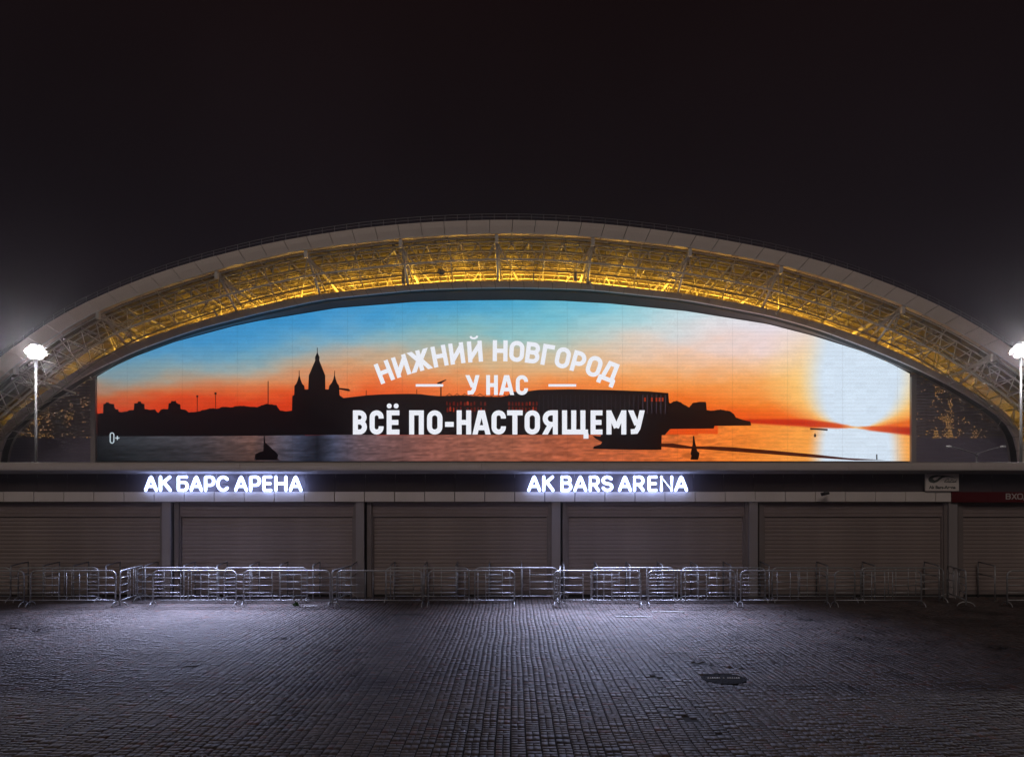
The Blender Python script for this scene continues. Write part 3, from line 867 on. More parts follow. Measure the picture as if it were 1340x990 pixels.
m.add(vs, fs); m.build('roof_skin', M['roof_dark'], roof, smooth=False)
# soffit in strips that step a little, so that it reads as ribbed cladding
m = MB(); ny = 22
ys = np.linspace(RY + .7, 172, ny)
vs = []; fs = []
for i, q in enumerate(ub2):
    for k, y in enumerate(ys):
        dz = .25
        vs.append((q.x, y, q.z + dz))
for i in range(96):
    for k in range(ny - 1):
        a = i * ny + k; fs.append((a, a + 1, a + ny + 1, a + ny))
m.add(vs, fs); m.build('soffit', M['soffit'], roof, normals=False)
# bright trims below the fascia (two pipes) and railing on top
trim = paint('white edge trim', (.78, .77, .74), .3, var=.03)
for dy, dz, r in ((.05, -.05, .085), (.75, -.42, .11)):
    m = MB(); m.tube([p + Vector((0, dy, dz)) for p in ub2], r, 6); m.build('edge_trim', trim, roof, smooth=True)
m = MB()
for i, p in enumerate(ub2[:-1]):
    q = ub2[i + 1]; c = (p + q) / 2
    m.tube([c + Vector((0, .05, -.05)), c + Vector((0, .75, -.42))], .05, 4)
m.build('trim_bracket', M['truss'], roof, kind='stuff')
rl = MB()
for hz in (.62, 1.05):
    rl.tube([p + Vector((0, .5, hz)) for p in ut2], .035, 4)
rail = rl.build('roof_railing', M['steel_dull'], roof)
pme = MB(); pme.tube([(0, 0, -.08), (0, 0, 1.05)], .04, 4); pme = pme.mesh('railing_post', M['steel_dull'])
px_, pz_ = resample(U_top, 120, 3)
for a, b in zip(px_, pz_):
    if -60 < a < 1400:
        p = W(a, b, RY); o = bpy.data.objects.new('railing_post', pme); link(o, roof); o.location = (p.x, RY + .5 - SY, p.z)

# front truss
def chord_pts(n, off_z, Y, smooth=3):
    X, Z = resample(U_bot, n, smooth)
    out_ = []
    P = to3(X, Z, RY)
    for i, p in enumerate(P):
        a = P[max(0, i - 1)]; b = P[min(len(P) - 1, i + 1)]
        t = (b - a).normalized(); nrm = Vector((t.z, 0, -t.x))
        if nrm.z > 0: nrm = -nrm
        q = p + nrm * off_z
        out_.append(Vector((q.x, Y, q.z)))
    return out_
truss = bpy.data.objects.new('roof_truss', None); link(truss, stadium)
NT = 82
tc_ = chord_pts(NT * 2 + 1, .75, 110.6); bc_ = chord_pts(NT * 2 + 1, 3.15, 111.6)
for nm, P, r in (('truss_chord', tc_, .13), ('truss_chord', bc_, .14)):
    m = MB(); m.tube(P, r, 6); m.build(nm, M['truss'], truss, smooth=True)
for i in range(NT):
    for (a, b) in ((tc_[2 * i], bc_[2 * i + 1]), (bc_[2 * i + 1], tc_[2 * i + 2])):
        m = MB(); m.tube([a, b], .082, 5); m.build('truss_brace', M['truss'], truss, smooth=True)
# second and third trusses farther back, and the links between: too many and too thin to pick apart
cl = MB()
rows = [(tc_, bc_)]
for (Yk, o0, o1) in ((116, .7, 3.2), (125, .7, 3.6)):
    t2 = chord_pts(NT * 2 + 1, o0, Yk); b2 = chord_pts(NT * 2 + 1, o1, Yk + .7)
    cl.tube(t2, .12, 5); cl.tube(b2, .13, 5)
    for i in range(NT):
        cl.tube([t2[2 * i], b2[2 * i + 1]], .075, 4, caps=False); cl.tube([b2[2 * i + 1], t2[2 * i + 2]], .075, 4, caps=False)
    rows.append((t2, b2))
for k in range(len(rows) - 1):
    for i in range(0, NT * 2 + 1, 4):
        cl.tube([rows[k][0][i], rows[k + 1][0][i]], .09, 4, caps=False)
        j = min(NT * 2, i + 2)
        cl.tube([rows[k][1][j], rows[k + 1][1][j]], .08, 4, caps=False)
        cl.tube([rows[k][1][j], rows[k + 1][0][i]], .06, 4, caps=False)
        if random.random() < .8:
            cl.tube([rows[k][1][i], rows[k + 1][1][min(NT * 2, i + 4)]], .055, 4, caps=False)
for _ in range(70):
    k = random.randrange(len(rows) - 1); i = random.randrange(2, NT * 2 - 4)
    a_ = random.choice(rows[k])[i] + Vector((0, random.uniform(0, 3), random.uniform(-.6, .3)))
    b_ = random.choice(rows[k + 1])[min(NT * 2, max(0, i + random.choice((-4, -3, -2, 2, 3, 4))))] + Vector((0, random.uniform(-2, 1), random.uniform(-.6, .3)))
    cl.tube([a_, b_], random.choice((.05, .06, .08, .12)), 4, caps=False)
cl.build('rear_truss', paint('rear truss paint dimmed for light', (.50, .47, .42), .35, var=.3, scale=.3), truss, kind='stuff', smooth=True, normals=False)  # rear truss coloured darker than the front to temper the amber light on it
# purlins under the soffit
m = MB()
for k, Yk in enumerate((112.6, 114.6, 117.4, 120.2, 123, 126.5, 130, 134, 138.5)):
    m.tube(chord_pts(97, .55 + .25 * (k % 2), Yk), .11 + .05 * (k % 3 == 1), 5)
m.build('ring_purlin', M['truss'], truss, kind='stuff', smooth=True)
m = MB()
pp = chord_pts(66, .32, RY + 1)
for p in pp:
    m.box(p.x - .07, p.x + .07, RY + 1.2, 150, p.z - .30, p.z + .1)
m.build('purlin', M['roof_dark'], truss, kind='stuff')

# rim round the screen: panels, plus the dark reveal to the screen
rimr = bpy.data.objects.new('screen_rim', None); link(rimr, stadium)
NR = 84
rt = to3(*resample(R_top, NR + 1, 1), RIMY); rb = to3(*resample(R_bot, NR + 1, 1), RIMY)
for i in range(NR):
    a, b, c, d_ = rt[i], rt[i + 1], rb[i], rb[i + 1]
    g_ = .014
    a, b = a + (b - a) * g_, b + (a - b) * g_; c, d_ = c + (d_ - c) * g_, d_ + (c - d_) * g_
    bk = Vector((0, .5, 0))
    m = MB(); m.hexa([c, d_, d_ + bk, c + bk], [a, b, b + bk, a + bk])
    m.build('rim_panel', M['rim'], rimr)
rt2 = to3(*resample(R_top, 121, 2), RIMY); rb2 = to3(*resample(R_bot, 121, 2), RIMY)
m = MB(); vs = []
for a, b in zip(rt2, rb2):
    c = a + (b - a) * .05; e_ = a + (b - a) * .92
    vs += [(c.x, RIMY + .35, c.z), (c.x, RIMY + 5.5, c.z), (e_.x, RIMY + .35, e_.z)]
fs = []
for i in range(120):
    fs += [(3 * i, 3 * i + 1, 3 * i + 4, 3 * i + 3), (3 * i, 3 * i + 3, 3 * i + 5, 3 * i + 2)]
m.add(vs, fs); m.build('rim_ledge', M['roof_dark'], rimr)
m = MB(); vs = []
for a in rb2: vs += [(a.x, RIMY + .48, a.z + .03), (a.x, RIMY + 2.1, a.z + .03)]
m.add(vs, [(2 * i, 2 * i + 1, 2 * i + 3, 2 * i + 2) for i in range(120)]); m.build('rim_underside', paint('rim underside blackened as shade', (.03, .03, .03), .8), rimr)  # underside blackened by colour so the screen's light doesn't show on it
# facade wall behind the rim (outline of rim, plane just behind the screen)
wallY = SY + .45
ox, oz = resample(R_bot, 121, 2)
# reveal: from rim lower edge back to the wall plane
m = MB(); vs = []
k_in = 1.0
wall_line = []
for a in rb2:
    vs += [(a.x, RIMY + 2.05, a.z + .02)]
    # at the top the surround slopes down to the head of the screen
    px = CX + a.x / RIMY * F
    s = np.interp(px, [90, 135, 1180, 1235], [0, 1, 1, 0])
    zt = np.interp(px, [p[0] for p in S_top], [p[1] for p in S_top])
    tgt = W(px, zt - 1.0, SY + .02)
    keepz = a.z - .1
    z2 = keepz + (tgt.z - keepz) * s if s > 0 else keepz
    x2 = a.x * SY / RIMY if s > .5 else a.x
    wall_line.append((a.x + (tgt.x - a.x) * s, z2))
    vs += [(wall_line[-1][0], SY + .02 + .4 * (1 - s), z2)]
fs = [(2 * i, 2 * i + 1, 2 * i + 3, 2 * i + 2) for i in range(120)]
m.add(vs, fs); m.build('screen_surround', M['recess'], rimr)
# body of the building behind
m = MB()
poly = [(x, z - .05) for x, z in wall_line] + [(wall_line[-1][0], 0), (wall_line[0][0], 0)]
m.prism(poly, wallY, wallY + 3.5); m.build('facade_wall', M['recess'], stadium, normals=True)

# side wings: louvred, perforated, with amber light showing through
def rim_py(px): return float(np.interp(px, [p[0] for p in R_bot[1:-1]], [p[1] for p in R_bot[1:-1]]))
def wing(x_in, x_out):
    sgn = 1 if x_out > x_in else -1
    lo, hi = min(x_in, x_out), max(x_in, x_out)
    wg = bpy.data.objects.new('facade_wing', None); link(wg, stadium)
    Yw = SY - .15
    lv = MB(); low = MB()
    py = 640.0
    while py > 470:
        # extent of the wing at this height
        xs = [x for x in np.arange(lo, hi + .1, 1.0) if rim_py(x) < py - 2]
        if len(xs) > 2:
            a, b = W(xs[0], py, Yw), W(xs[-1], py, Yw)
            tgt = low if py > 574 else lv
            tgt.box(a.x, b.x, Yw + random.uniform(-.02, .02), Yw + .25, a.z, a.z + (.46 if py > 574 else .36))
        py -= 4.0
    low.build('smooth_cladding', M['wing_low'], wg, kind='stuff'); lv.build('louvre', M['wing'], wg, kind='stuff')
    # lit perforations
    am = MB(); n = 0
    for x in np.arange(lo + 2, hi - 2, 1.3):
        dens = vnoise(np.array([x * .11]), np.array([3.0 + sgn]), 5)[0]
        for py in np.arange(math.ceil((rim_py(x) + 5) / 2.0) * 2.0, 574, 2.0):
            clus = vnoise(np.array([x * .16 + 7]), np.array([py * .055]), 9)[0]
            base = np.interp(py, [470, 540, 560, 571, 574], [.07, .13, .25, .50, .40])
            if random.random() < base * (clus * 1.5) ** 3 * (.35 + dens):
                p = W(x, py, Yw - .05); w_ = random.uniform(.04, .11) ; h_ = random.uniform(.05, .16)
                am.box(p.x - w_, p.x + w_, Yw - .06, Yw - .035, p.z - h_ / 2, p.z + h_ / 2); n += 1
    am.build('lit_perforation', M['amber'], wg, kind='stuff')
    # pale posts that frame the wing
    m = MB()
    a = W(x_in - 6.5 if sgn < 0 else x_in, 645, SY - .5); b = W(x_in if sgn < 0 else x_in + 6.5, 645, SY - .5)
    ztop = W(x_in, (rim_py(x_in) + 14), SY - .5).z
    m.box(min(a.x, b.x), max(a.x, b.x), SY - .55, SY + .3, 0, ztop); m.build('frame_post', M['pillar'], wg)
    m = MB()
    a = W(x_out, 645, SY - .5)
    m.box(a.x - .4, a.x + .4, SY - .55, SY + .3, 0, W(x_out, rim_py(x_out) + 2, SY).z); m.build('frame_post', M['rim'], wg)
wing(125.0, 4.0)
wing(1192.5, 1330.0)

# big raking struts between roof edge and rim, in pairs
nodes = [20, 128, 283, 400, 524, 650, 776, 903, 1022, 1182, 1300]
ubx, ubz = [p[0] for p in U_bot], [p[1] for p in U_bot]
for px in nodes:
    p = W(px, float(np.interp(px, ubx, ubz)) + 2, RY + .3)
    for k, (yy, spread) in enumerate(((117.9, 0.0), (119.5, .55))):
        # foot on the ledge behind the rim
        q_px = CX + p.x / yy * F
        rz = W(q_px, float(np.interp(q_px, [a[0] for a in R_top[2:-2]], [a[1] for a in R_top[2:-2]])), RIMY).z
        foot = Vector((p.x * (1 - .012 * k) + spread * (1 if px < CX else -1), yy, rz - .3))
        topp = p + Vector((0, .25 + k * .6, -.1))
        m = MB(); m.tube([topp, foot], .22 - .05 * k, 8); m.build('strut', M['truss'], truss, smooth=True)
    m = MB(); m.box(p.x - .24, p.x + .24, RY + .15, RY + .7, p.z - 1.2, p.z - .1); m.build('strut_head', M['truss'], truss)
    # radial tube into the roof, and a lateral raker
    m = MB(); m.tube([p + Vector((0, .6, -.6)), Vector((p.x * .985, 150, p.z - 1.2))], .19, 7); m.build('radial_tube', M['truss'], truss, smooth=True)
    m = MB(); m.tube([p + Vector((0, .8, -1.0)), Vector((p.x + 4.5 * (1 if px < CX else -1), 127, p.z - 3.6))], .17, 7); m.build('raking_tube', M['truss'], truss, smooth=True)
    m = MB(); m.tube([p + Vector((0, 1.0, -1.0)), Vector((p.x - 5.0 * (1 if px < CX else -1), 124, p.z - 3.9))], .12, 6); m.build('raking_tube', M['truss'], truss, smooth=True)
# shorter struts half way
for px in [75, 205, 341, 462, 587, 713, 840, 963, 1102, 1240]:
    p = W(px, float(np.interp(px, ubx, ubz)) + 4, RY + 1.4)
    m = MB(); m.tube([p, Vector((p.x, 119.5, p.z - 5.0))], .11, 6); m.build('strut', M['truss'], truss, smooth=True)

# amber floodlights standing behind the rim
AMB = 5200.0
fl_lab = 'amber floodlight behind the screen rim aimed up at the roof, %s from the left'
for k, px in enumerate(np.linspace(10, 1330, 19)):
    Yf = 127.5
    rz = W(px, float(np.interp(px, [a[0] for a in R_top[2:-2]], [a[1] for a in R_top[2:-2]])), RIMY).z
    x = (px - CX) / F * RIMY; rz = CAMH + (rz - CAMH) * Yf / RIMY - 4.2
    L = bpy.data.lights.new('floodlight_lamp', 'POINT'); L.energy = AMB; L.color = (1.0, .52, .05); L.shadow_soft_size = 1.6
    root = empty('floodlight', (x, Yf, rz - .2), label=fl_lab % NUM[k], cat='floodlight', group='amber floodlights behind the rim')
    m = MB(); m.box(x - .35, x + .35, Yf - .25, Yf + .25, rz - .2, rz + .15); m.build('housing', M['dark'], root)
    m = MB(); m.box(x - .28, x + .28, Yf - .2, Yf + .2, rz + .152, rz + .17); m.build('lens', M['amber_lens'], root)
    lo = bpy.data.objects.new('floodlight_lamp', L); link(lo, root); lo.location = (0, 0, .9)

# ------------------------------------------------------------------ the video screen
def screen_color(px, py):
    """colours of the picture that the screen shows"""
    cols = {
        127: [(440, (66, 140, 190)), (470, (78, 146, 188)), (490, (108, 148, 168)), (505, (150, 140, 128)), (518, (185, 105, 70)), (530, (196, 66, 34)), (545, (196, 52, 24))],
        220: [(440, (62, 142, 196)), (462, (86, 152, 194)), (482, (132, 160, 168)), (498, (168, 152, 134)), (512, (204, 116, 72)), (526, (212, 74, 34)), (545, (205, 54, 24))],
        330: [(415, (54, 142, 200)), (440, (74, 152, 202)), (462, (118, 164, 184)), (480, (170, 170, 160)), (497, (214, 140, 94)), (512, (222, 92, 44)), (530, (214, 60, 26)), (560, (200, 50, 22))],
        450: [(400, (52, 146, 208)), (425, (88, 160, 204)), (446, (136, 174, 190)), (462, (178, 172, 162)), (482, (210, 160, 120)), (500, (230, 126, 72)), (516, (230, 92, 42)), (535, (220, 66, 26)), (560, (205, 55, 22))],
        600: [(392, (62, 156, 204)), (415, (94, 170, 202)), (436, (130, 184, 192)), (455, (174, 184, 170)), (475, (214, 174, 130)), (495, (234, 142, 82)), (515, (236, 103, 43)), (540, (224, 72, 24)), (560, (210, 60, 22))],
        720: [(392, (86, 176, 208)), (415, (120, 192, 210)), (438, (156, 198, 198)), (456, (196, 194, 174)), (476, (228, 182, 132)), (496, (240, 148, 80)), (518, (240, 110, 40)), (545, (230, 80, 22)), (565, (222, 72, 22))],
        830: [(397, (140, 204, 220)), (420, (184, 214, 218)), (440, (214, 212, 206)), (462, (236, 200, 172)), (482, (244, 176, 116)), (504, (244, 142, 64)), (526, (240, 108, 32)), (550, (232, 84, 22)), (570, (226, 76, 22))],
        930: [(410, (212, 228, 236)), (432, (228, 222, 224)), (455, (238, 208, 196)), (478, (244, 186, 140)), (500, (246, 154, 78)), (524, (242, 118, 40)), (548, (234, 88, 24)), (570, (228, 80, 22))],
        1010: [(425, (234, 224, 232)), (450, (240, 216, 214)), (475, (246, 200, 160)), (500, (250, 170, 92)), (525, (246, 132, 46)), (548, (238, 96, 26)), (570, (232, 84, 24))],
        1190: [(440, (236, 232, 240)), (480, (246, 224, 196)), (510, (250, 190, 110)), (535, (248, 160, 64)), (552, (238, 120, 36)), (570, (230, 90, 26))],
    }
    ks = sorted(cols)
    A = np.zeros(px.shape + (len(ks), 3))
    # cloud like distortion of the bands
    wob = (vnoise(px * .018 + 3, py * .05 + 1, 41) - .5) * 16 + (vnoise(px * .05, py * .14, 43) - .5) * 6 + (vnoise(px * .16, py * .3, 44) - .5) * 2
    yy = py + wob
    for i, k in enumerate(ks):
        t = cols[k]
        for c in range(3):
            A[..., i, c] = np.interp(yy, [q[0] for q in t], [q[1][c] for q in t])
    idx = np.clip(np.searchsorted(ks, px) - 1, 0, len(ks) - 2)
    ka = np.array(ks, float)
    f = np.clip((px - ka[idx]) / (ka[idx + 1] - ka[idx]), 0, 1)[..., None]
    C = np.take_along_axis(A, idx[..., None, None], axis=-2)[..., 0, :] * (1 - f) + np.take_along_axis(A, (idx + 1)[..., None, None], axis=-2)[..., 0, :] * f
    # the low sun burnt out to white, open at the top
    wid = np.interp(py, [425, 450, 480, 500, 520, 535, 545, 552, 558], [62, 64, 67, 67, 62, 54, 44, 32, 18])
    dd = np.abs(px - np.interp(py, [430, 480, 520, 556], [1134, 1127, 1124, 1119])) / wid
    s = np.clip((1.30 - dd) / .62, 0, 1); s = s * s * (3 - 2 * s)
    halo = (np.clip((2.05 - dd) / 1.0, 0, 1) * np.interp(py, [425, 460, 500], [.08, .5, .8]))[..., None]
    C = C * (1 - halo) + np.array([255, 212, 128]) * halo
    s = s[..., None]
    C = C * (1 - s) + np.array([214, 230, 246]) * s
    # far shore band on the right
    hz = np.interp(px, [870, 980, 1050, 1115, 1190], [556, 551, 553, 558.5, 564])
    band = np.clip(1 - np.abs(py - hz) / np.interp(px, [960, 1020, 1060, 1095, 1120, 1140, 1190], [2.6, 5.0, 6.4, 4.4, 1.2, 3.8, 6.6]), 0, 1) * (px > 960)
    band = np.clip(band * 2.2, 0, 1)[..., None]
    bc = np.stack([np.interp(px, [960, 1050, 1100, 1120, 1140, 1190], [200, 196, 214, 246, 220, 176]), np.interp(px, [960, 1050, 1100, 1120, 1140, 1190], [44, 40, 80, 200, 86, 40]), np.interp(px, [960, 1050, 1100, 1120, 1140, 1190], [16, 14, 20, 130, 30, 16])], -1)
    # water
    wt = {127: (26, 30, 34), 170: (52, 56, 62), 260: (70, 66, 72), 330: (104, 76, 70), 375: (84, 82, 98), 392: (60, 64, 84), 415: (28, 30, 40), 436: (70, 74, 96), 470: (104, 84, 90), 560: (138, 86, 76), 650: (158, 94, 74), 740: (176, 92, 62), 830: (196, 98, 54), 900: (226, 112, 46), 980: (244, 136, 52), 1050: (248, 160, 70), 1190: (250, 170, 84)}
    wk = sorted(wt)
    Wc = np.stack([np.interp(px, wk, [wt[k][c] for k in wk]) for c in range(3)], -1)
    rip = (vnoise(px * .07, py * .75, 61) - .5) * .5 + (vnoise(px * .2, py * 1.2, 62) - .5) * .4
    amp = np.interp(px, [127, 350, 900, 1000, 1190], [.8, .8, .6, .18, .08])
    Wc = Wc * (1 + rip * amp)[..., None]
    topfade = np.clip((py - 570) / 34, 0, 1)[..., None]
    low = np.interp(px, [127, 420, 800, 950], [.55, .85, 1.02, 1.0])[..., None]
    Wc = Wc * (1 + (low - 1) * topfade)
    ss = np.clip((1.45 - np.abs(px - 1122) / np.interp(py, [556, 575, 604], [42, 46, 48])) / .6, 0, 1); ss = (ss * ss * (3 - 2 * ss))[..., None]
    Wc = Wc * (1 - ss) + np.array([216, 231, 246]) * ss
    water = (py > np.where(px > 940, hz, 568))[..., None]
    C = np.where(water, Wc, C)
    C = C * (1 - band) + bc * band
    # LED module to module differences
    mod = 1 + (vnoise(np.floor(px / 14.0) * 7.3, np.floor(py / 5.2) * 3.1, 71) - .5) * .045
    return np.clip(C * mod[..., None], 0, 255)

def led_mat():
    m = bpy.data.materials.new('video screen pixels'); m.use_nodes = True
    nt = m.node_tree; nt.nodes.clear(); L = nt.links.new
    o = nt.nodes.new('ShaderNodeOutputMaterial'); e = nt.nodes.new('ShaderNodeEmission')
    at = nt.nodes.new('ShaderNodeAttribute'); at.attribute_name = 'picture'
    tcn = nt.nodes.new('ShaderNodeTexCoord'); sp = nt.nodes.new('ShaderNodeSeparateXYZ'); L(tcn.outputs['Object'], sp.inputs[0])
    def mth(op, a, b=None):
        n = nt.nodes.new('ShaderNodeMath'); n.operation = op
        if hasattr(a, 'links'): L(a, n.inputs[0])
        else: n.inputs[0].default_value = a
        if b is not None:
            if hasattr(b, 'links'): L(b, n.inputs[1])
            else: n.inputs[1].default_value = b
        return n.outputs[0]
    def seam(co, pitch, width):
        f = mth('FRACT', mth('DIVIDE', co, pitch))
        return mth('LESS_THAN', f, width / pitch)
    noi = nt.nodes.new('ShaderNodeTexNoise'); noi.inputs['Scale'].default_value = .30; noi.inputs['Detail'].default_value = 3
    L(tcn.outputs['Object'], noi.inputs['Vector'])
    hs = mth('MULTIPLY', seam(sp.outputs['Z'], .645, .16), mth('MULTIPLY', noi.outputs['Fac'], .15))
    vs = mth('MULTIPLY', seam(sp.outputs['X'], 9.0, .15), .10)
    k = mth('SUBTRACT', mth('SUBTRACT', 1.0, hs), vs)
    n3 = nt.nodes.new('ShaderNodeTexNoise'); n3.inputs['Scale'].default_value = 3.2; n3.inputs['Detail'].default_value = 2
    L(tcn.outputs['Object'], n3.inputs['Vector'])
    k = mth('MULTIPLY', k, mth('ADD', .90, mth('MULTIPLY', n3.outputs['Fac'], .2)))
    L(at.outputs['Color'], e.inputs[0]); L(k, e.inputs[1]); L(e.outputs[0], o.inputs[0])
    return m
screen = empty('video_screen', (0, SY, 0), label='giant arched video screen showing an orange river sunset with white Cyrillic captions', cat='video screen')
NX, NY = 533, 106
pxs = np.linspace(127, 1190.5, NX)
tops = np.interp(pxs, [p[0] for p in S_top], [p[1] for p in S_top])
for _ in range(6): tops[1:-1] = tops[:-2] * .25 + tops[1:-1] * .5 + tops[2:] * .25
BOT = 603.0
tt_ = np.linspace(0, 1, NY)
PX = np.repeat(pxs[:, None], NY, 1); PY = BOT + (tops[:, None] - BOT) * tt_[None]
Cc = s2l(screen_color(PX, PY))
vx = (PX - CX) / F * SY; vz = CAMH + (HY - PY) / F * SY
co = np.stack([vx, np.zeros_like(vx), vz], -1).reshape(-1, 3)
ii = (np.arange(NX - 1)[:, None] * NY + np.arange(NY - 1)[None]).ravel()
ff = np.stack([ii, ii + NY, ii + NY + 1, ii + 1], -1)
me = bpy.data.meshes.new('picture')
me.vertices.add(len(co)); me.vertices.foreach_set('co', co.ravel())
me.loops.add(ff.size); me.loops.foreach_set('vertex_index', ff.ravel().astype(np.int32))
me.polygons.add(len(ff)); me.polygons.foreach_set('loop_start', (np.arange(len(ff)) * 4).astype(np.int32))
me.update(calc_edges=True)
a = me.attributes.new('picture', 'FLOAT_COLOR', 'POINT')
c4 = np.ones((len(co), 4)); c4[:, :3] = Cc.reshape(-1, 3)
a.data.foreach_set('color', c4.ravel())
me.materials.append(led_mat())
pic = bpy.data.objects.new('picture', me); link(pic, screen)
# cabinet behind the picture
m = MB()
poly = [W(a, b - 1.2, SY) for a, b in zip(pxs[::8], tops[::8])]
poly = [(p.x, p.z) for p in poly]
xl, xr = W(125.5, 0, SY).x, W(1192, 0, SY).x; zbm = W(0, 604.5, SY).z
poly[0] = (xl, poly[0][1]); poly[-1] = (xr, poly[-1][1])
m.prism(poly + [(xr, zbm), (xl, zbm)], SY + .03, SY + .43); m.build('cabinet', M['dark'], screen)

def pic_poly(name, pts, mat, Y=SY - .02):
    m = MB(); m.prism([((x - CX) / F * Y, CAMH + (HY - y) / F * Y) for x, y in pts], Y, Y + .012)
    return m.build(name, mat, screen)
def jag(pts, amp, step):
    """rough the outline of trees and rooftops a little"""
    out_ = []
    for (a, b) in zip(pts[:-1], pts[1:]):
        out_.append(a)
        L_ = math.hypot(b[0] - a[0], b[1] - a[1]); n = int(L_ / step)
        for i in range(1, n):
            t = i / n; out_.append((a[0] + (b[0] - a[0]) * t, a[1] + (b[1] - a[1]) * t + random.uniform(-amp, amp)))
    out_.append(pts[-1]); return out_
left = jag([(127.3, 541), (133, 540), (134.8, 541), (135.2, 528.4), (138, 528), (138.6, 526.2), (142.4, 526), (143, 527.8), (149.4, 528.4), (149.8, 533), (152, 535.4), (155, 535.2), (155.4, 538.4), (159, 539), (166, 538), (169, 536.4), (175, 536), (175.6, 527.6), (180, 527.2), (180.6, 525), (184.4, 525), (185, 527.4), (189, 528.4), (189.4, 535), (196, 536), (203, 535.2), (204.6, 538), (207, 540), (210, 536), (214, 534.6), (220, 535), (220.6, 527.4), (223.6, 527), (224.2, 524.2), (230, 524),
       (230.6, 526.6), (236, 528.8), (236.4, 535), (243, 536), (247, 539.5), (259, 538), (267, 536), (274, 534), (284, 534.5), (292, 532), (304.6, 532.4), (314, 530.6), (325, 531.6), (336, 532.6), (340, 531), (350, 528), (361.6, 529.5), (366.6, 537), (373, 538), (381, 537)], .6, 2.5)
church = [(382, 537), (382.4, 518), (385, 516.5), (385.2, 504.6), (387.6, 502), (389.6, 497), (391, 491), (391.1, 484.5), (391.9, 484.5), (392, 491), (393.6, 497), (395.6, 502), (398.2, 504.6), (398.8, 509.2), (403.4, 509.2), (404, 491), (405.5, 488),
          (409, 479.5), (412.5, 471.5), (412.2, 467.5), (413.4, 464.6), (414.7, 461.5), (414.8, 454.5), (415.6, 454.5), (415.7, 461.5), (417, 464.6), (418.2, 467.5), (417.8, 471.5), (421, 479.5), (424.4, 488), (425.6, 491), (425.8, 509.2), (430, 509.2), (430.8, 504.4),
          (434, 501), (436.2, 496), (437.3, 491), (437.5, 485), (438.2, 485), (438.3, 491), (439.5, 496), (441.2, 501), (443.8, 504.4), (444.4, 517), (449, 520)]
mid = [(449, 520.6), (462, 519), (479.6, 517), (498, 515.8), (517.6, 515.3), (535, 515), (550.6, 515.4), (562, 517), (575, 518), (590, 517.5), (606, 517), (630, 518.5), (655, 519), (666, 517), (668, 512.5), (690, 511.6)]
arena = [(690, 511.6), (705.5, 509.8), (746, 509), (797, 510), (847.6, 511.8), (874.6, 514), (875.5, 526)]
right = jag([(877, 527.5), (881, 525), (885.7, 524), (891, 526), (896, 529.6), (902, 533), (906, 527.4), (914, 525.6), (923.8, 525.8), (925, 536.5), (932, 537), (939, 535.8), (947, 536), (956.7, 538.4), (960, 541), (963, 546)], .7, 2.0) + [(972, 549), (982, 551.2), (983, 556.5), (935, 557), (934, 560.5), (877, 561), (870, 569)]
pic_poly('shore_silhouette', left + church + mid + arena + right + [(800, 568.6), (600, 568.6), (450, 568.6), (300, 570.2), (127.3, 570.6)], M['black_px'])
dark_red = glow('dim orange picture area', tuple(s2l((150, 44, 14))), 1.0)
dark_red2 = glow('deep red picture area', tuple(s2l((96, 22, 8))), 1.0)
dimb2 = glow('pale blue grey picture area', tuple(s2l((58, 52, 66))), 1.0)
dimb = glow('dim blue grey picture area', tuple(s2l((36, 34, 44))), 1.0)
# lit row below the old hall, stadium ribs, in front of the silhouette
for row, (y0, y1) in enumerate(((525.5, 530.5), (532.5, 538.5))):
    for k in range(27):
        x = 584 + k * 4.5 + random.uniform(-.6, .6)
        if 634 < x < 664 or x > 702 or random.random() < .14: continue
        q = random.uniform(-.8, .8); w_ = random.uniform(1.6, 3.0)
        pic_poly('lit_opening', [(x, y0 + 1.4 + q), (x + w_ * .3, y0 + q), (x + w_ * .7, y0 + q), (x + w_, y0 + 1.4 + q), (x + w_, y1 + q), (x, y1 + q)], random.choice((dark_red, dark_red2, dark_red2, dark_red2)), SY - .04)
for k in range(29):
    x = 705 + k * 5.9
    if x > 873: break
    pic_poly('arena_rib', [(x, 516 + abs(k - 14) * .05), (x + 1.0, 516), (x + 1.0, 541), (x, 541)], dimb if x < 838 else dimb2, SY - .04)
for x in (843, 852, 858, 862, 866):
    pic_poly('lit_opening', [(x, 520), (x + 2.2, 520), (x + 2.2, 525), (x, 525)], dark_red, SY - .045)
# lattice hall roof
for k in range(9):
    x = 583 + k * 10
    for (p, q) in (((x, 519), (x + 5, 515.5)), ((x + 5, 515.5), (x + 10, 519))):
        pic_poly('roof_lattice', [p, (p[0], p[1] - .9), (q[0], q[1] - .9), q], M['black_px'], SY - .045)
# masts and cranes
for (x, y0, y1, w_) in ((257.7, 519, 538, .8), (281.7, 515, 536, .8), (350.3, 498.5, 530, 1.1), (478.8, 510.5, 518, .8), (545, 509.5, 517, .8), (576.2, 499, 518, 1.6), (1146.6, 594, 601.5, 1.6)):
    pic_poly('mast_silhouette', [(x, y0), (x + w_, y0), (x + w_, y1), (x, y1)], M['black_px'])
for pts in ([(256.8, 517), (259.4, 517), (259.4, 519.5), (256.8, 519.5)], [(280.6, 513.2), (283.4, 513.2), (283.4, 516), (280.6, 516)],
            [(443.5, 507.2), (456, 508.5), (458.5, 510.5), (457, 511.8), (443.5, 509.2)], [(572, 500.5), (583.5, 496.2), (584, 497.2), (577, 501.5), (572.6, 502.6)],
            [(1066, 562), (1060, 562), (1060.5, 559.6), (1083, 561), (1083, 563.2)], [(1065.2, 569), (1066.4, 566), (1067.8, 568.5), (1068, 571.5), (1065.2, 571.5)]):
    pic_poly('crane_silhouette', pts, M['black_px'])
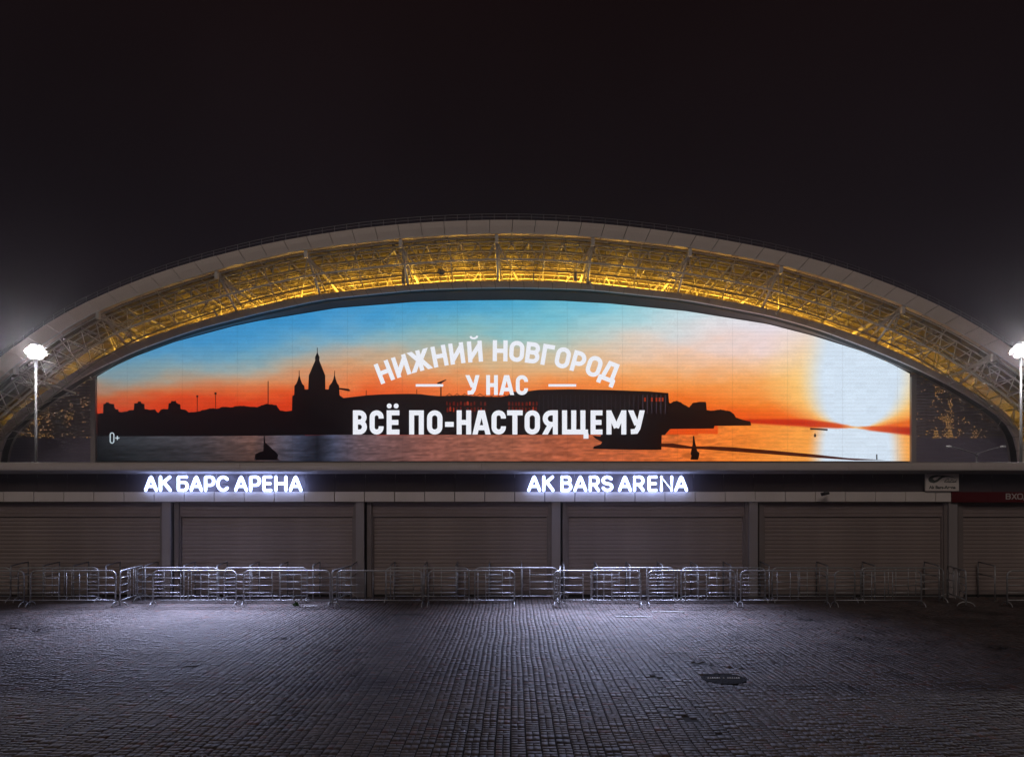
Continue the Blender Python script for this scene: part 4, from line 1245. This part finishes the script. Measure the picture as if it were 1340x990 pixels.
# boats and buoy
pic_poly('boat_silhouette', [(333, 601.8), (334, 594), (340, 591), (344.6, 590), (345.2, 570), (346.4, 570), (347.2, 579), (352, 583), (357, 588), (360, 590), (364, 595), (363, 599.5), (366, 601.8)], M['black_px'])
pic_poly('boat_silhouette', [(775, 569.5), (786, 571), (787, 566), (792, 567.5), (864, 565), (866, 567), (865.5, 588), (858, 588.4), (812, 588), (776, 587), (777, 584), (786, 581), (788, 578), (780, 574)], M['black_px'])
pic_poly('buoy_silhouette', [(903.5, 601.2), (904.8, 596), (903.6, 593.5), (906.2, 582), (906.8, 570), (908.4, 570), (909.6, 578), (912.4, 590), (915.4, 592), (914.6, 597.5), (913.4, 601.2)], M['black_px'])
wake = glow('dark wake in the picture', tuple(s2l((64, 20, 8))), 1.0)
pic_poly('wake_silhouette', [(864, 580), (880, 579.6), (904, 583.8), (930, 583.6), (960, 585), (1010, 589), (1060, 593.6), (1110, 599), (1160, 601.6), (1120, 602), (1060, 598), (1000, 593.4), (950, 589.8), (922, 587.6), (890, 586.2), (864, 584)], wake)

# captions
def caption(letters, zbase, ztop_px, group_name):
    root = bpy.data.objects.new('caption', None); link(root, screen)
    return root
CY = SY - .09
def cap_place(x0, ybase, hgt, rot=0.0):
    ca, sa = math.cos(rot), math.sin(rot)
    def place(x, y, k, d=0):
        dx, dy = x * hgt, y * hgt
        px = x0 + dx * ca - dy * sa; py = ybase - (dx * sa + dy * ca)
        return ((px - CX) / F * CY, CY + k * .002 + d, CAMH + (HY - py) / F * CY)
    return place
c1 = bpy.data.objects.new('caption', None); link(c1, screen)
# first line on an arc about (650.5, 858): the letter feet lie on radius 388
Rb = 392.0; ccx, ccy = 650.3, 472.5 + Rb
line1 = [('Н', 503, 19.5), ('И', 525, 19.5), ('Ж', 549.3, 26.5), ('Н', 575.2, 19.5), ('И', 597.8, 19.5), ('Й', 621.5, 19.5), ('Н', 654.5, 19.5), ('О', 676.3, 19.5), ('В', 697.3, 18.5), ('Г', 716.8, 15.5), ('О', 736.5, 19.5), ('Р', 757.3, 18), ('О', 777.5, 19.5), ('Д', 797.4, 22)]
for ch, xc, w_ in line1:
    hgt = 27.5
    th = math.asin((xc - ccx) / (Rb + hgt / 2))          # to the right of the top
    bx = ccx + Rb * math.sin(th); by = ccy - Rb * math.cos(th)
    rot = -th
    x0 = bx - w_ / 2 * math.cos(rot); y0 = by + w_ / 2 * math.sin(rot)
    mb = MB(); flat_letter(mb, ch, w_ / hgt, hgt, .205, cap_place(x0, y0, hgt, rot), .01)
    mb.build('letter', M['caption'], c1)
c2 = bpy.data.objects.new('caption', None); link(c2, screen)
for ch, a, b in (('У', 609.5, 627), ('Н', 636.2, 651.5), ('А', 653.5, 672.5), ('С', 675, 691)):
    hgt = 26.0; mb = MB(); flat_letter(mb, ch, (b - a) / hgt, hgt, .195, cap_place(a, 516.6, hgt), .01); mb.build('letter', M['caption'], c2)
for a, b in ((544, 580), (717.7, 754)):
    mb = MB(); p = cap_place(a, 505.6, 1.0); w_ = b - a
    mb.add([p(0, 0, 0), p(w_, 0, 0), p(w_, 3.2, 0), p(0, 3.2, 0), p(0, 0, 0, .01), p(w_, 0, 0, .01), p(w_, 3.2, 0, .01), p(0, 3.2, 0, .01)], [(0, 1, 2, 3), (0, 4, 5, 1), (1, 5, 6, 2), (2, 6, 7, 3), (3, 7, 4, 0)])
    mb.build('dash', M['caption'], c2)
c3 = bpy.data.objects.new('caption', None); link(c3, screen)
for ch, a, b in (('В', 461.8, 480.2), ('С', 483.7, 502), ('Ё', 506, 522.7), ('П', 535.4, 554.6), ('О', 558.8, 579), ('-', 582.4, 593.8), ('Н', 597.6, 616.6), ('А', 618.6, 641.6), ('С', 643.2, 662), ('Т', 663.6, 684), ('О', 686.5, 706.6), ('Я', 710.2, 730),
                 ('Щ', 735.5, 769.5), ('Е', 772.8, 788.4), ('М', 793.6, 819.6), ('У', 822.6, 843.2)):
    hgt = 31.6; mb = MB(); flat_letter(mb, ch, (b - a) / hgt, hgt, .208, cap_place(a, 568.2, hgt), .01); mb.build('letter', M['caption'], c3)
c4_ = bpy.data.objects.new('caption', None); link(c4_, screen)
thin = glow('pale age mark on the screen', (.62, .74, .82), .9)
for ch, a, b, hgt, yb, t in (('О', 143.6, 149.6, 14.5, 580, .085), ('+', 150.8, 156.2, 14.5, 580, .085)):
    mb = MB(); flat_letter(mb, ch, (b - a) / hgt, hgt, t, cap_place(a, yb, hgt), .01); mb.build('letter', thin, c4_)

# ------------------------------------------------------------------ things on the rim
def dish(px, py, Y, label):
    p = W(px, py, Y)
    root = empty('satellite_dish', (p.x, p.y, p.z - 1.6), label=label, cat='satellite dish', group='white dishes on the screen rim')
    m = MB(); m.lathe([(0.02, 0), (.30, .05), (.52, .16), (.62, .28), (.60, .30), (.30, .09), (.02, .04)], 18)
    o = m.build('reflector', M['white_paint'], root, world=False, smooth=True); o.location = (0, 0, 1.6); o.rotation_euler = (math.radians(72), 0, math.radians(12))
    m = MB(); m.tube([(0, .1, 0), (0, .1, 1.55)], .05, 6); m.build('stand', M['steel_dull'], root, world=False)
    m = MB(); m.tube([(0, -.05, 1.5), (0, -.6, 1.75)], .03, 5); m.build('feed_arm', M['steel_dull'], root, world=False)
dish(577, 357, 116.9, 'larger round white satellite dish on the rim above the first caption line')
def small_box(px, py0, py1, w_, label):
    a = W(px, py1, 116.6); b = W(px, py0, 116.6)
    root = empty('equipment_box', (a.x, 116.6, a.z), label=label, cat='equipment box', group='white boxes on the screen rim')
    m = MB(); m.box(a.x - w_, a.x + w_, 116.4, 116.8, a.z, b.z); m.build('case', M['white_paint'], root)
    m = MB(); m.box(a.x - w_ * .7, a.x + w_ * .7, 116.38, 116.398, a.z + .1, b.z - .1); m.build('lid', M['steel'], root)
small_box(753, 354, 367.5, .22, 'upright white box on the rim left of the bright strut right of centre')
small_box(528, 352, 372, .25, 'upright white box on the rim beside the strut left of centre')
small_box(698, 357, 369, .10, 'thin white box on the rim near the top of the arch')
for (px0, py0, px1, py1, lab) in ((279, 404, 284, 413, 'white tube lamp angled on the left part of the rim'), (1022, 402, 1016, 410, 'white tube lamp angled on the right part of the rim'), (771, 368, 776, 377, 'white tube lamp hanging over the rim just right of the middle')):
    a = W(px0, py0, 116.7); b = W(px1, py1, 116.7)
    root = empty('tube_lamp', tuple(a), label=lab, cat='lamp', group='white tube lamps on the rim')
    m = MB(); m.tube([a, b], .16, 8); m.build('tube', M['white_paint'], root, smooth=True)
    m = MB(); m.tube([a + Vector((0, .0, .0)), a + Vector((0, .7, -.15))], .05, 5); m.build('bracket', M['steel_dull'], root)

# ------------------------------------------------------------------ lamp masts and the double arm street lamp
def mast(px, py, Y, label):
    p = W(px, py, Y)
    root = empty('floodlight_mast', (p.x, p.y, 0), label=label, cat='light mast', group='lit floodlight masts behind the pavilion')
    m = MB(); m.lathe([(.26, 0), (.26, .03), (.15, .04)], 12); m.build('base_plate', M['steel_dull'], root, world=False)
    m = MB(); m.tube([(0, 0, .03), (0, 0, p.z - .5)], .095, 12, r1=.06); m.build('pole', M['mast'], root, world=False, smooth=True)
    m = MB(); m.tube([(0, 0, p.z - .9), (0, 0, p.z - .1)], .10, 10)
    n = 8
    ring = [(.42 * math.cos(2 * math.pi * k / 24), .42 * math.sin(2 * math.pi * k / 24), p.z - .12) for k in range(25)]
    m.tube(ring, .035, 6)
    for k in range(4):
        a = math.pi / 2 * k; m.tube([(0, 0, p.z - .12), (.42 * math.cos(a), .42 * math.sin(a), p.z - .12)], .03, 5)
    m.build('crown', M['steel_dull'], root, world=False)
    gl = MB(); gl.sphere((0, 0, 0), .25, 14, 10, sz=.9); gme = gl.mesh('lamp_globe', M['lamp'], True)
    spots = [(.34 * math.cos(2 * math.pi * (k + .5) / n), .34 * math.sin(2 * math.pi * (k + .5) / n), .06) for k in range(n)]
    spots += [(.2 * math.cos(math.pi * (k + .25) / 2), .2 * math.sin(math.pi * (k + .25) / 2), .26) for k in range(4)]
    spots += [(.2 * math.cos(math.pi * (k + .25) / 2), .2 * math.sin(math.pi * (k + .25) / 2), -.16) for k in range(4)]
    for (x, y, z) in spots:
        o = bpy.data.objects.new('lamp_globe', gme); link(o, root); o.location = (x, y, p.z + z)
    bl = MB(); bl.sphere((0, 0, 0), .085, 10, 7); bme = bl.mesh('lamp_bulb', M['bulb'], True)
    for (x, z) in ((-.26, .04), (-.09, .10), (.09, .10), (.26, .04), (0, .30), (0, -.16)):
        for sgn in (-1, 1):
            yy = .34 + .25 - .10 * (abs(x) > .2) if abs(z) < .2 and z > 0 else .44
            o = bpy.data.objects.new('lamp_bulb', bme); link(o, root); o.location = (x, sgn * yy, p.z + z)
    m = MB(); m.lathe([(.03, .64), (.14, .60), (.24, .52), (.22, .50)], 14, (0, 0, p.z)); m.build('lamp_cap', M['steel_dull'], root, world=False)
mast(47, 462, 45.0, 'tall pale floodlight mast with a blazing lamp cluster at the left edge')
mast(1336, 460, 45.0, 'tall pale floodlight mast with a blazing lamp cluster at the right edge')

def street_lamp():
    Y = 60.0
    p = W(1278, 593, Y)
    root = empty('street_lamp', (p.x, p.y, 0), label='unlit double arm street lamp rising behind the pavilion at the right', cat='street lamp')
    m = MB(); m.tube([(0, 0, 0), (0, 0, p.z - .25)], .09, 8, r1=.06); m.build('pole', M['steel_dull'], root, world=False, smooth=True)
    for s, px in ((-1, 1240), (1, 1314)):
        q = W(px, 584, Y); dx = q.x - p.x; dz = q.z - p.z
        m = MB(); m.tube([(0, 0, p.z - .25), (s * .12, 0, p.z - .02), (dx * .55, 0, p.z + dz * .62), (dx * .88, 0, p.z + dz * .95)], .045, 6); m.build('arm', M['steel_dull'], root, world=False, smooth=True)
        m = MB(); m.tube([(dx * .86, 0, p.z + dz * .95), (dx * .93, 0, p.z + dz + .02), (dx * 1.04, 0, p.z + dz - .01)], .06, 8, r1=.10); m.build('lamp_head', M['white_paint'], root, world=False, smooth=True)
street_lamp()

# ------------------------------------------------------------------ damp night air
hz = MB(); hz.box(-252, 252, -27, 257, -1.06, 62)
hm = bpy.data.materials.new('haze'); hm.use_nodes = True
nt = hm.node_tree; nt.nodes.clear()
o_ = nt.nodes.new('ShaderNodeOutputMaterial'); pvn = nt.nodes.new('ShaderNodeVolumePrincipled')
pvn.inputs['Color'].default_value = (.92, .90, .96, 1); pvn.inputs['Density'].default_value = .0005; pvn.inputs['Anisotropy'].default_value = .92
nt.links.new(pvn.outputs[0], o_.inputs['Volume'])
hz.build('haze', hm, kind='stuff')
